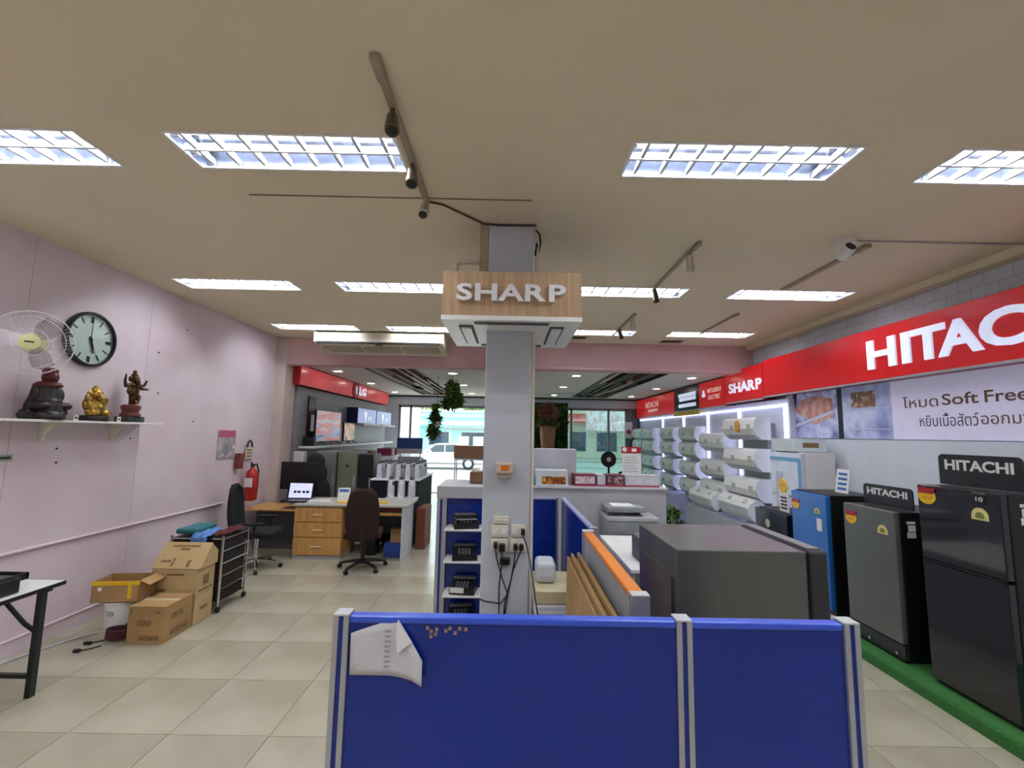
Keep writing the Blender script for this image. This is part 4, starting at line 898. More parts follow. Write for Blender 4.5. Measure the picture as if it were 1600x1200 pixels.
# ================================================================ DESK AREA
def office_chair(lab, loc, rz, m, chrome=False, arms=True):
    t = thing('office_chair', lab, 'office chair', loc, rz); bm_ = m_chrome if chrome else m_black
    for k in range(5):
        a = 2 * PI * k / 5 + 0.35; c, s_ = math.cos(a), math.sin(a)
        lg = B().tube([(0.03 * c, 0.03 * s_, 0.105), (0.17 * c, 0.17 * s_, 0.09), (0.31 * c, 0.31 * s_, 0.065)], [0.025, 0.02, 0.016], 8).build('base_leg', bm_, t, smooth=True)
        B().cyl((0.31 * c - 0.02 * s_, 0.31 * s_ + 0.02 * c, 0.028), (0.31 * c + 0.02 * s_, 0.31 * s_ - 0.02 * c, 0.028), 0.027, 14).build('caster', m_black, lg, smooth=True)
    B().lathe([(0.04, 0.07), (0.04, 0.12), (0.028, 0.13), (0.028, 0.4), (0.06, 0.41)], n=18).build('gas_lift', bm_, t, smooth=True)
    B().rb(-0.24, 0.24, -0.22, 0.25, 0.42, 0.50, 0.035, 3).build('seat', m, t, smooth=True)
    # backrest: rounded panel, slightly curved, at -Y side (back towards -Y)
    b = B(); n = 10; mrow = 12
    prof = []
    for j in range(mrow + 1):
        v = j / mrow; z = 0.42 + v * 0.66
        w = 0.205 * (1 - 0.25 * (2 * v - 1) ** 4) * (0.86 + 0.14 * math.sin(PI * min(1, v * 1.2)))
        if v > 0.9: w *= math.sqrt(max(0.25, 1 - ((v - 0.9) / 0.1) ** 2 * 0.75))
        for i in range(n + 1):
            u = 2 * i / n - 1
            b.v.append((u * w, -0.27 - 0.06 * v + 0.04 * u * u - 0.02 * math.sin(PI * v), z))
    for j in range(mrow):
        for i in range(n): k = j * (n + 1) + i; b.f.append((k, k + 1, k + n + 2, k + n + 1))
    o = b.build('backrest', m, t, smooth=True); md = o.modifiers.new('s', 'SOLIDIFY'); md.thickness = 0.06; md.offset = 0
    B().tube([(0, -0.1, 0.42), (0, -0.26, 0.40), (0, -0.31, 0.48), (0, -0.32, 0.6)], 0.022, 8).build('back_bracket', m_black, t)
    if arms:
        for sg in (-1, 1):
            B().tube([(sg * 0.2, 0.05, 0.43), (sg * 0.29, 0.05, 0.45), (sg * 0.3, 0.06, 0.6)], 0.016, 8).build('arm_post', m_black, t)
            B().rb(sg * 0.3 - 0.03, sg * 0.3 + 0.03, -0.12, 0.16, 0.6, 0.635, 0.012, 3).build('armrest', m_black, t)
    return t
office_chair('dark maroon office chair pushed up to the beech desk', (-1.93, 6.22, 0), math.radians(12), m_maroon, arms=False)
office_chair('black office chair with chrome base by the extinguisher', (-3.32, 6.15, 0), math.radians(-80), m_fabric, chrome=True, arms=True)
t = thing('beech_desk', 'beech desk with three drawers, grey top and white end panel', 'desk', (-3.9, 6.6, 0))
B().rb(0.82, 2.46, -0.02, 0.72, 0.735, 0.765, 0.005).build('desk_top', mat('desk_top_grey', 'B9B6AE', rough=0.4), t)
B().rb(0.02, 0.82, 0.1, 0.72, 0.64, 0.665, 0.005).build('side_top', m_desk, t)
B().box(0.03, 0.82, 0.5, 0.52, 0.05, 0.64).build('modesty_panel', mat('panel_dark', '50525A', rough=0.6), t)
dr = B().box(0.84, 1.53, 0.02, 0.6, 0.05, 0.735).build('drawer_cabinet', m_desk, t)
B().box(0.84, 1.53, 0.03, 0.6, 0, 0.05).build('plinth', m_grey, dr)
for (z0, z1) in ((0.06, 0.30), (0.305, 0.51), (0.515, 0.725)):
    dd = B().rb(0.845, 1.525, 0.0, 0.018, z0 + 0.003, z1 - 0.003, 0.003).build('drawer', m_desk, t)
    zc = (z0 + z1) / 2 + 0.0
    B().tube([(1.12, 0.0, zc), (1.12, -0.02, zc), (1.25, -0.02, zc), (1.25, 0.0, zc)], 0.007, 6).build('handle', mat('bright_handle', 'E6DCC8', rough=0.35), dd)
B().cyl((1.19, 0.0, 0.46), (1.19, -0.008, 0.46), 0.009, 10).build('lock', m_chrome, t)
B().box(2.38, 2.40, 0.0, 0.7, 0, 0.735).build('end_panel', m_wpaint, t)
B().box(1.6, 2.38, 0.0, 0.02, 0.62, 0.66).build('keyboard_tray_front', m_desk, t)
B().box(1.6, 2.38, 0.01, 0.03, 0.68, 0.725).build('drawer_gap', m_dred, t)
B().box(1.53, 2.38, 0.55, 0.57, 0.25, 0.735).build('modesty_panel', MATS['panel_dark'], t)
tag(B().rb(-1.8, -1.56, 6.75, 7.05, 0, 0.2, 0.005).build('storage_box', mat('royal_blue_box', '2A4A9A', rough=0.5)), 'blue box on the floor under the beech desk', 'box')
carton('small brown carton on the blue box under the desk', -1.72, -1.56, 6.8, 7.0, 0.201, 0.40, m_card)
tag(B().rb(-2.15, -1.95, 6.85, 7.1, 0, 0.42, 0.01).build('computer_case', m_black), 'black computer tower under the beech desk behind the chair', 'computer')
tag(B().rb(-1.44, -1.30, 7.25, 7.8, 0, 0.62, 0.005).build('wood_cabinet', mat('red_wood', '7A3E28', rough=0.5, scale=4)), 'low red brown cabinet at end of the desk', 'cabinet')
# laptop, papers on the desk
t = thing('laptop', 'black laptop with lit white screen on the desk side', 'laptop', (-3.15, 6.9, 0.768))
B().rb(-0.18, 0.18, -0.2, 0.03, 0, 0.02, 0.005).build('keyboard_base', m_black, t)
sc = B().box(-0.19, 0.19, 0, 0.012, 0, 0.25).xf(Matrix.Translation((0, 0.03, 0.015)) @ Matrix.Rotation(math.radians(-12), 4, 'X')).build('screen_lid', m_black, t)
B().box(-0.17, 0.17, -0.002, 0, 0.02, 0.235).xf(Matrix.Translation((0, 0.03, 0.015)) @ Matrix.Rotation(math.radians(-12), 4, 'X')).build('display', mat('screen_glow', 'C9CEF0', emit='C4C9F4', es=0.3), sc)
for k, (a, b_) in enumerate(((-0.1, -0.06), (-0.045, 0.0), (0.03, 0.07), (0.085, 0.13))): B().box(a, b_, -0.004, -0.002, 0.09, 0.125).xf(Matrix.Translation((0, 0.03, 0.015)) @ Matrix.Rotation(math.radians(-12), 4, 'X')).build('screen_icon', m_ink, sc)
t = thing('desk_monitor', 'black monitor seen from its side behind the laptop', 'monitor', (-3.3, 7.2, 0.768))
B().rb(-0.3, 0.3, 0, 0.05, 0.12, 0.55, 0.012).build('panel', m_black, t); B().cyl((0, 0.03, 0.02), (0, 0.03, 0.15), 0.025, 10).build('neck', m_black, t); B().rb(-0.12, 0.12, -0.06, 0.12, 0, 0.02, 0.008).build('foot', m_black, t)
t = thing('tent_card', 'white and blue tent card standing on the desk', 'card', (-2.5, 6.95, 0.768))
B().box(-0.09, 0.09, 0, 0.006, 0, 0.19).xf(Matrix.Rotation(-0.2, 4, 'X')).build('front', m_white, t); B().box(-0.07, 0.07, -0.003, 0.0, 0.13, 0.17).xf(Matrix.Rotation(-0.2, 4, 'X')).build('print', mat('print_blue', '3E6FB8', rough=0.5), t)
B().box(-0.09, 0.09, 0, 0.006, 0, 0.19).xf(Matrix.Translation((0, 0.08, 0)) @ Matrix.Rotation(0.2, 4, 'X')).build('back', m_white, t)
def papers(lab, x, y, w, d_, h, m, rz=0): tag(B().box(-w / 2, w / 2, -d_ / 2, d_ / 2, 0, h).build('paper_pile', m, loc=(x, y, 0.7665)), lab, 'papers').rotation_euler = (0, 0, rz)
papers('pile of white papers on the desk by the laptop', -2.78, 6.78, 0.3, 0.22, 0.03, m_white, 0.2)
papers('yellow note block on the desk behind the chair back', -1.86, 6.8, 0.14, 0.12, 0.02, m_yellow, 0.3)
papers('yellow folder beside the tent card on the desk', -2.42, 6.8, 0.2, 0.16, 0.012, m_yellow, -0.2)
papers('loose white sheets in the middle of the desk', -2.2, 6.85, 0.24, 0.2, 0.015, m_paper, 0.1)
t = thing('calculator', 'small white desk calculator near the papers', 'calculator', (-2.62, 6.72, 0.767))
B().rb(-0.06, 0.06, -0.04, 0.05, 0, 0.02, 0.004).build('body', m_white, t); B().box(-0.045, 0.045, 0.02, 0.04, 0.02, 0.022).build('display', m_ink, t)
# ================================================================ RIGHT SIDE
# turf platform
t = thing('turf_platform', 'low platform covered in green artificial turf along right wall', 'platform', (3.0, 1.6, 0))
B().box(0.03, 1.0, 0.02, 4.6, 0, 0.07).build('deck', m_grout, t)
n = 7; arc = [(0.0, 0.0)] + [(0.04 - 0.04 * math.cos(a), 0.06 + 0.04 * math.sin(a)) for a in [PI / 2 * k / n for k in range(n + 1)]] + [(1.05, 0.1), (1.05, 0.072), (0.02, 0.072), (0.02, 0.0)]
B().prism(arc, 0, 4.62, 'Y').build('turf', m_turf, t, smooth=True)
def blades(n):
    b = B()
    for _ in range(n):
        x, y = (random.uniform(0.0, 0.03), random.uniform(0.3, 4.6)); z = 0.05 + x
        a = random.uniform(0, 2 * PI); w = 0.003; h = random.uniform(0.008, 0.016); dx, dy = w * math.cos(a), w * math.sin(a)
        b.add([(x - dx, y - dy, z), (x + dx, y + dy, z), (x + random.uniform(-.008, .008), y + random.uniform(-.008, .008), z + h)], [(0, 1, 2)])
    return b
tag(blades(5000).build('turf_blades', m_turf, t), kind='stuff')
ZP = 0.1
# white half-height panel and poster above
tag(B().box(XR - 0.06, XR - 0.001, 1.6, 6.3, 0.1, 1.83).build('back_panel', m_wpaint), 'plain white half height panel on the wall behind the fridges', 'panel')
t = thing('wall_poster', 'long lilac fridge poster with Thai lettering under the red sign', 'poster', (XR - 0.04, 0, 1.84))
m_lil = mat('poster_lilac', 'CDCBE2', rough=0.4, var=0.03, emit='CFCDEC', es=0.08)
B().box(0, 0.02, 1.6, 4.74, 0, 0.61).build('text_field', m_lil, t)
B().box(0, 0.02, 4.74, 5.45, 0, 0.61).build('photo_field', pic('drawer_photo', ('6E78B0', '9AA4CF', 'BFC6E2', '8088B8'), 3, es=0.05), t)
B().box(0, 0.02, 5.53, 6.55, 0, 0.61).build('photo_field', pic('tray_photo', ('4A4E7E', '8A8FBE', 'B9BEDD', '6A6EA2'), 3.5, es=0.05), t)
B().box(-0.002, 0.02, 5.45, 5.53, 0, 0.61).build('photo_divider', m_blackm, t)
B().prism([(6.35, 0.38), (5.95, 0.18), (5.6, 0.28), (5.62, 0.5), (5.9, 0.56), (6.2, 0.52)], -0.004, 0.0, 'X').build('food_picture', pic('meat_print', ('C8806A', 'B86A6E', 'D8A890', 'B8A0B8'), 9), t)
B().prism([(6.5, 0.16), (6.46, 0.12), (5.58, 0.32), (5.58, 0.36)], -0.006, -0.004, 'X').build('tray_edge', mat('tray_edge', 'C9CDE6', rough=0.4), t)
B().prism([(6.52, 0.0), (6.45, 0.0), (6.3, 0.61), (6.38, 0.61)], -0.005, -0.001, 'X').build('door_edge', m_blackm, t)
B().box(-0.003, 0, 4.95, 5.3, 0.36, 0.54).build('food_picture', pic('food_print', ('D8C0B8', 'A8744A', '6E4A34', 'E8DCD8'), 12), t)
B().box(-0.003, 0, 4.76, 5.43, 0.33, 0.345).box(-0.003, 0, 4.76, 5.43, 0.1, 0.112).build('shelf_line', MATS['tray_edge'], t)
m_br = mat('brown_print', '6E4E3E', rough=0.6); m_gp = mat('grey_print', '5A5660', rough=0.6)
text('โหมด', 0.38, 0.115, 0.001, '-X', (-0.001, 4.41, 0.375), m_br, t, bold=0.0)
text('Soft', 0.33, 0.105, 0.001, '-X', (-0.001, 4.015, 0.375), m_br, t, bold=0.012); text('Freeze', 0.5, 0.105, 0.001, '-X', (-0.001, 3.55, 0.375), m_br, t, bold=0.012)
text('หยิบเนื้อสัตว์', 0.56, 0.125, 0.001, '-X', (-0.001, 4.145, 0.19), m_gp, t, bold=0.0)
text('ออกมา', 0.36, 0.075, 0.001, '-X', (-0.001, 3.665, 0.175), m_br, t, bold=0.004)
# ---- red fascia signs
def fascia(lab, y0, y1, z0, z1, m, name='fascia_sign'):
    t = thing(name, lab, 'sign', (3.9, (y0 + y1) / 2, z0)); L = (y1 - y0) / 2; h = z1 - z0
    B().box(0.0, 0.195, -L, L, 0, h).build('cabinet', mat('sign_side', '8E1216', rough=0.4), t)
    B().rb(-0.012, 0.0, -L + .002, L - .002, 0.015, h - 0.005, 0.004).build('face', m, t)
    B().box(-0.016, 0.01, -L, L, -0.006, 0.015).build('lower_trim', m_alu, t)
    return t
t = fascia('large lit red fascia sign with white HITACHI letters over the fridges', 1.4, 6.83, 2.45, 3.02, m_red)
cy = (1.4 + 6.83) / 2
letters_at('HITACHI', ((4.79, 4.43), (4.36, 4.265), (4.25, 3.91), (3.985, 3.595), (3.62, 3.25), (3.19, 2.83), (2.76, 2.665)), 0.31, 0.018, (-0.013, cy, 0.285), m_glow, t, bold=0.03)
m_red2 = mat('red_sign_face_b', 'B8161C', rough=0.25, var=0.03, emit='C0161A', es=0.16)
t = fascia('red fascia sign with small white SHARP letters', 6.85, 8.06, 2.43, 2.99, m_red2)
letters('SHARP', 1.03, 0.17, 0.012, '-X', (-0.013, 7.38 - 7.455, 0.25), m_glow, t, bold=0.025, gap=0.12)
t = fascia('dark red fascia sign with three diamond emblem', 8.08, 9.18, 2.40, 2.92, m_red2)
def rhomb(cy, cz, ang): 
    s_ = 0.085; pts = [(0, 0), (0.5 * s_, 0.866 * s_ * 0.6), (0, 2 * 0.866 * s_ * 0.6), (-0.5 * s_, 0.866 * s_ * 0.6)]
    return B().prism(pts, -0.022, -0.012, 'X').xf(Matrix.Translation((0, cy, cz)) @ Matrix.Rotation(ang, 4, 'X'))
for a in (0, 2 * PI / 3, -2 * PI / 3): rhomb(0.32, 0.28, a).build('diamond', m_glow, t)
text('MITSUBISHI', 0.56, 0.085, 0.004, '-X', (-0.013, -0.14, 0.33), mat('dull_letter', 'D9B8AC', rough=0.5, emit='D9B8AC', es=0.15), t, bold=0.01); text('ELECTRIC', 0.5, 0.085, 0.004, '-X', (-0.013, -0.14, 0.2), MATS['dull_letter'], t, bold=0.01)
t = fascia('black fascia sign with white lettering rows and yellow band below', 9.2, 10.58, 2.40, 2.92, mat('black_sign', '17161C', rough=0.25))
for z, w in ((0.36, 0.95), (0.27, 0.9), (0.13, 0.95)): B().box(-0.02, -0.012, -0.55, -0.55 + w, z - 0.05, z + 0.03).build('letter_row', m_glow, t)
B().box(-0.025, 0.02, -0.69, 0.69, -0.1, -0.006).build('yellow_band', mat('yellow_sign', 'D8B81C', rough=0.4), t)
t = fascia('red fascia sign with small white HITACHI lettering near shopfront', 10.6, 13.72, 2.36, 2.90, m_red2)
text('HITACHI', 1.1, 0.16, 0.006, '-X', (-0.013, 0.1, 0.33), MATS['dull_letter'], t, bold=0.02); bar(0.8, 0.07, 0.006, '-X', (-0.013, 0.0, 0.17), MATS['dull_letter'], t, 'letter_row')
# ---- fridges on the turf (front faces -X)
def fridge(lab, y0, y1, z1, xf, dep, mdoor, mbody, doors, z0=ZP, name='refrigerator', base=0.0):
    t = thing(name, lab, 'refrigerator', (xf, (y0 + y1) / 2, z0)); w = (y1 - y0) / 2; h = z1 - z0
    B().rb(0.05, dep, -w, w, 0.02, h, 0.006).build('body', mbody, t)
    B().box(0.03, dep - 0.02, -w + 0.01, w - 0.01, 0, 0.02).build('plinth', m_black, t)
    for (a, b_) in doors:
        B().rb(0.0, 0.048, -w, w, a, b_, 0.008, 2).build('door', mdoor, t)
    return t, w, h
def header(lab, y0, y1, z0, z1, x, s='HITACHI', lw=0.82):
    t = thing('header_board', lab, 'sign', (x, (y0 + y1) / 2, z0)); w = (y1 - y0) / 2; h = z1 - z0; r_ = 0.035
    pts = [(-w, 0), (w, 0), (w, h - r_)] + [(w - r_ + r_ * math.cos(a), h - r_ + r_ * math.sin(a)) for a in (PI / 8, PI / 4, 3 * PI / 8)] + [(w - r_, h), (-w + r_, h)] + [(-w + r_ + r_ * math.cos(a), h - r_ + r_ * math.sin(a)) for a in (5 * PI / 8, 3 * PI / 4, 7 * PI / 8)] + [(-w, h - r_)]
    B().prism(pts, 0, 0.012, 'X').build('board', mat('header_black', '202226', rough=0.4), t)
    text(s, 2 * w * lw, h * 0.34, 0.002, '-X', (-0.001, 0, h * 0.66), m_white, t, bold=0.03)
    return t
def price_burst(parent, y, z, rr=0.06, x=-0.002):
    B().lathe([(rr, 0.0), (rr * 0.98, -0.003)], (0, 0, 0), 24, 'X').xf(Matrix.Translation((x, y, z)) @ Matrix.Diagonal((1, 1, 0.82, 1))).build('price_sticker', m_yellow, parent)
    B().prism([(-rr * 0.8, 0.3 * rr), (rr * 0.8, 0.3 * rr), (rr, 0.9 * rr), (-rr, 0.9 * rr)], -0.006, -0.003, 'X').xf(Matrix.Translation((x, y, z))).build('sticker_header', m_redd, parent)
    bar(rr * 1.2, rr * 0.3, 0.001, '-X', (x - 0.003, y, z - 0.15 * rr), pic('price_print', ('C02020', 'F2C21B', 'B01818'), 90), parent, 'price_print')
def energy(parent, y, z, rr=0.05, x=-0.002):
    pts = [(rr * math.cos(a), rr * math.sin(a)) for a in [PI * k / 10 for k in range(11)]] + [(-rr, -0.45 * rr), (rr, -0.45 * rr)]
    B().prism(pts, -0.002, 0, 'X').xf(Matrix.Translation((x, y, z))).build('energy_label', mat('energy_yellow', 'E5D68A', rough=0.5), parent)
    B().prism([(a * .5, b_ * .5) for a, b_ in pts], -0.004, -0.002, 'X').xf(Matrix.Translation((x, y, z))).build('energy_arc', mat('energy_green', '6E9A4A', rough=0.5), parent)
    text('5', rr * 0.3, rr * 0.4, 0.001, '-X', (x - 0.004, y, z + rr * 0.15), m_redd, parent, name='energy_grade')
m_dkglass = mat('black_glass_door', '1C2026', rough=0.12, var=0.05, coat=0.5)
m_dkbody = mat('black_body', '0E0F11', rough=0.45)
m_gdoor = mat('steel_grey_door', '6E7270', rough=0.35, metal=0.35, var=0.03, scale=2)
def side_labels(t, xa, w, z):
    for (a, b_, c, d_) in ((0.0, 0.07, 0.06, 0.08), (0.01, 0.07, 0.0, 0.05), (0.0, 0.07, -0.05, 0.0 - .005)):
        B().box(xa + a, xa + b_, -w - 0.002, -w, z + c, z + d_).build('side_label', m_white, t)
t, w, h = fridge('tall two door black glass refrigerator on the turf', 2.87, 3.45, 1.50, 3.1, 0.66, m_dkglass, m_dkbody, [(0.03, 0.85), (0.868, 1.40)])
price_burst(t, 0.21, 1.32, 0.07); energy(t, -0.16, 1.24, 0.055)
B().box(-0.003, 0, -0.2, -0.13, 1.32, 1.37).build('guarantee_sticker', m_black, t); text('10', 0.045, 0.028, 0.001, '-X', (-0.004, -0.165, 1.35), m_white, t, name='sticker_print')
text('HITACHI', 0.08, 0.01, 0.001, '-X', (-0.001, -0.16, 1.388), m_alu, t, name='logo', bold=0.0)
B().box(-0.004, 0.02, -0.27, 0.28, 0.852, 0.866).build('door_gap', m_black, t); side_labels(t, 0.12, w, 1.26)
header('black HITACHI header board on the tall black refrigerator', 2.9, 3.47, 1.505, 1.73, 3.3)
t, w, h = fridge('grey single door refrigerator with black side between blue and black ones', 3.68, 4.23, 1.25, 3.1, 0.6, m_gdoor, m_dkbody, [(0.14, 1.15)])
B().rb(0.012, 0.05, -w, w, 0.02, 0.13, 0.004).build('kick_plate', mat('kick_dark', '2A2D33', rough=0.3), t)
for y in (0.05, -0.22): B().lathe([(0.012, 0.0), (0.012, -0.02)], (0.012, y, 0.06), 10, 'X').build('lock_knob', m_chrome, t)
price_burst(t, 0.18, 1.03, 0.065); energy(t, -0.16, 0.98, 0.05); side_labels(t, 0.1, w, 1.0)
header('black HITACHI header board on the grey refrigerator', 3.72, 4.23, 1.255, 1.43, 3.3)
header('black header board behind the grey refrigerator near the wall', 3.55, 4.1, 1.22, 1.40, 3.85)
tag(B().rb(3.72, 4.03, 3.5, 4.15, ZP, 1.215, 0.01).build('boxed_refrigerator', m_dkbody), 'black refrigerator standing behind the grey one by the wall', 'refrigerator')
t, w, h = fridge('bright blue refrigerator with yellow price sticker on turf', 4.46, 5.0, 1.28, 3.1, 0.56, mat('blue_door', '1F6FC4', rough=0.25, var=0.03), m_dkbody, [(0.1, 1.17)])
price_burst(t, 0.19, 1.03, 0.06)
B().box(-0.003, 0, -0.2, -0.13, 0.82, 0.94).build('info_label', m_white, t); energy(t, -0.14, 1.0, 0.04)
B().box(0.0, 0.5, -0.28, 0.28, 0.02, 0.05).build('white_base', m_white, t)
t = thing('price_card', 'white leaning price card on top of the blue refrigerator', 'card', (3.4, 4.65, 1.285))
B().box(0, 0.006, -0.09, 0.09, 0, 0.24).xf(Matrix.Rotation(0.15, 4, 'Y')).build('card', m_white, t)
for k in range(4): B().box(-0.002, 0.0, -0.06, 0.06, 0.03 + k * 0.05, 0.055 + k * 0.05).xf(Matrix.Rotation(0.15, 4, 'Y')).build('print_line', mat('print_blue', '3E6FB8', rough=0.5), t)
t, w, h = fridge('small dark blue black refrigerator beside the blue one', 5.1, 5.75, 0.98, 3.1, 0.40, mat('navy_door', '10162E', rough=0.2), m_dkbody, [(0.1, 0.87)])
B().lathe([(0.05, 0), (0.04, -0.004)], (-0.001, 0.05, 0.72), 16, 'X').build('emblem', mat('pale_emblem', 'C8BCA8', rough=0.5), t)
t = thing('price_stand', 'white price card with yellow burst on small dark refrigerator', 'card', (3.2, 5.3, 0.985))
B().box(0, 0.006, -0.09, 0.09, 0, 0.28).build('card', m_white, t); B().lathe([(0.085, 0), (0.08, -0.008)], (-0.002, 0, 0.3), 9, 'X').build('yellow_burst', m_yellow, t)
bar(0.1, 0.035, 0.001, '-X', (-0.011, 0, 0.3), pic('price_print', ('C02020', 'F2C21B', 'B01818'), 90), t, 'price_print')
for k in range(4): B().box(-0.002, 0, -0.06, 0.06, 0.03 + k * 0.04, 0.05 + k * 0.04).build('print_line', m_ink, t)
t, w, h = fridge('white refrigerator wrapped with blue tape near the air conditioners', 5.5, 6.15, 1.66, 3.55, 0.42, mat('white_door', 'D9E0F0', rough=0.25), m_white, [(0.05, 1.0), (1.01, 1.55)])
B().box(-0.002, 0, -0.32, 0.32, 1.44, 1.49).box(-0.002, 0, -0.32, -0.26, 0.8, 1.44).build('blue_tape', mat('blue_tape', '6AAFD8', rough=0.4), t)
B().box(-0.03, 0, -0.3, -0.26, 0.75, 0.95).build('handle', m_alu, t); B().box(-0.003, 0, 0.05, 0.2, 0.8, 1.3).build('door_window', mat('pale_lilac', 'B4B8DA', rough=0.3), t)
carton('white printed carton lying on the white refrigerator', 3.55, 3.95, 5.6, 6.1, 1.665, 1.83, mat('white_carton', 'D9E4E8', rough=0.6), tape=False, prints=[('F', '', 0, .5, .2, .06)])
# big grey fridge in the middle, door to the right (+X)
t = thing('refrigerator', 'large grey refrigerator seen from its side behind the blue partition', 'refrigerator', (0.79, 2.15, 0))
m_fgs = mat('slate_grey_steel', '6E706C', rough=0.26, metal=0.45, var=0.03, scale=1.5)
B().rb(0.0, 0.60, 0.0, 0.62, 0.03, 1.30, 0.005, 2).build('body', m_fgs, t)
B().box(0.6, 0.612, 0.01, 0.61, 0.05, 1.29).build('door_seal', m_black, t)
B().rb(0.612, 0.70, -0.005, 0.625, 0.05, 1.305, 0.012).build('door', mat('charcoal_door', '33363A', rough=0.35), t)
B().box(0.62, 0.68, 0.02, 0.6, 1.305, 1.312).build('door_top_trim', mat('trim_grey', '77787C', rough=0.4), t)
B().box(-0.012, 0.0, 0.06, 0.56, 0.1, 1.16).build('condenser_panel', mat('copper_grey', '9A8478', rough=0.25, metal=0.8, scale=3), t)
for (x, y) in ((0.04, 0.04), (0.55, 0.04), (0.04, 0.57), (0.55, 0.57)): B().cyl((x, y, 0), (x, y, 0.03), 0.02, 8).build('foot', m_black, t)
# ---- air conditioner wall
tag(B().box(XR - 0.13, XR - 0.001, 6.35, 13.7, 0.0, 2.40).build('display_wall', mat('display_white', 'D5D8E8', rough=0.5, var=0.03)), 'white display wall holding air conditioners under the red signs', 'display wall')
for y in (6.42, 7.72, 8.95, 10.2, 11.6):
    tag(B().box(XR - 0.155, XR - 0.131, y - 0.03, y + 0.03, 0.5, 2.33).build('light_strip', m_led), 'vertical lit strip between columns of air conditioners', 'light strip', 'lit strips on the display wall')
tag(B().box(XR - 0.16, XR - 0.131, 6.4, 13.6, 2.29, 2.32).build('light_strip', m_led), 'long lit strip under the red fascia signs', 'light strip')
acp = thing('wall_air_conditioner', 'white split air conditioner mounted on the lit display wall', 'air conditioner', group='air conditioners on the display wall')
prof = [(0.0, -0.14), (0.0, 0.14), (-0.17, 0.14), (-0.21, 0.11), (-0.23, 0.0), (-0.2, -0.08), (-0.12, -0.14)]
m_acw = mat('ac_white', 'E2E4E6', rough=0.3, var=0.02)
def ac_parts(t, L=0.88, stickers=True):
    B().prism([(x, z) for x, z in prof], -L / 2, L / 2, 'Y').build('body', m_acw, t)
    B().prism([(-0.215, 0.10), (-0.236, 0.0), (-0.208, -0.075), (-0.204, -0.07), (-0.229, 0.002), (-0.21, 0.1)], -L / 2 + 0.02, L / 2 - 0.02, 'Y').build('front_panel', m_white, t)
    B().prism([(-0.2, -0.083), (-0.125, -0.143), (-0.12, -0.138), (-0.195, -0.078)], -L / 2 + 0.06, L / 2 - 0.06, 'Y').build('outlet_louver', mat('ac_louver', 'B9BDC2', rough=0.4), t)
    if stickers:
        B().box(-0.238, -0.232, -0.36, -0.27, -0.02, 0.05).build('energy_sticker', mat('ac_sticker', '8A9A8A', rough=0.5, scale=60, col2='D8D8C8'), t)
        B().box(-0.238, -0.232, 0.1, 0.18, -0.02, 0.04).build('feature_sticker', mat('ac_sticker2', '6A7E9A', rough=0.5, scale=60, col2='C8CCD8'), t)
ac_parts(acp)
first = True
XA = XR - 0.131
ACL = [(7.05, 1.97), (7.05, 1.50), (7.05, 1.06), (8.3, 1.74), (8.3, 1.26), (8.3, 0.88)]
for y in (9.5, 10.75, 12.2, 13.2):
    for z in (1.88, 1.56, 1.16, 0.8): ACL.append((y, z))
for y, z in ACL:
    o = acp if first else copy_tree(acp); first = False; o.location = (XA, y + (0.06 if y < 9 else 0), z)
    if y < 8: o.location.x -= 0.12
    o.scale = (1.1, 1.12 if y < 9 else 1.0, 1.2)
    cn = {7.05: 'column nearest the white refrigerator', 8.3: 'second column from the white refrigerator', 9.5: 'third column from the white refrigerator', 10.75: 'fourth column on the lit wall', 12.2: 'column below the far HITACHI sign', 13.2: 'last column by the shop window'}[y]
    zz = sorted([b_ for a_, b_ in ACL if a_ == y], reverse=True); o['label'] = ('top', 'second', 'third', 'lowest')[zz.index(z)] + ' white wall air conditioner in the ' + cn
    # shelf bracket behind nearer ones
o = [x for x in C.objects if x.parent is None and x.name.startswith('wall_air_conditioner')][0]
o['label'] = 'topmost white air conditioner with orange price burst on display wall'; del o['group']
B().lathe([(0.08, 0), (0.07, -0.006)], (-0.235, -0.02, 0.03), 9, 'X').build('orange_burst', mat('amber', 'E0A020', rough=0.4), o)
for nm, y in (('mount_block', 7.05),):
    tag(B().box(XA - 0.12, XA, 6.7, 7.4, 0.9, 2.05).build('mounting_panel', mat('panel_grey_dark', '8C9094', rough=0.5)), 'grey mounting panel behind the first column of air conditioners', 'panel')
for (y, z, lab) in ((7.15, 0.70, 'white air conditioner tilted upward on the low display near the white refrigerator'), (8.35, 0.66, 'white air conditioner tilted upward on low display beside another tilted one')):
    t = thing('wall_air_conditioner', lab, 'air conditioner', (XA - 0.28, y, z), rot=(0, math.radians(48), 0)); ac_parts(t, 1.0)
tag(B().box(3.5, 3.93, 6.5, 9.0, 0.0, 0.55).build('low_display', mat('low_display_grey', 'A9ACB8', rough=0.5)), 'low grey display bench below the tilted air conditioners', 'bench')
tag(B().rb(3.45, 3.9, 9.6, 10.6, 0.0, 0.62, 0.01).build('low_display', mat('low_display_lilac', 'B9BCE8', rough=0.4)), 'low lilac white display bench further along the wall', 'bench')
t = thing('potted_plant', 'small green plant at the end of the grey counter', 'plant', (2.35, 6.6, 0))
B().lathe([(0.1, 0), (0.14, 0.3), (0.12, 0.3)], n=16).build('pot', m_white, t)
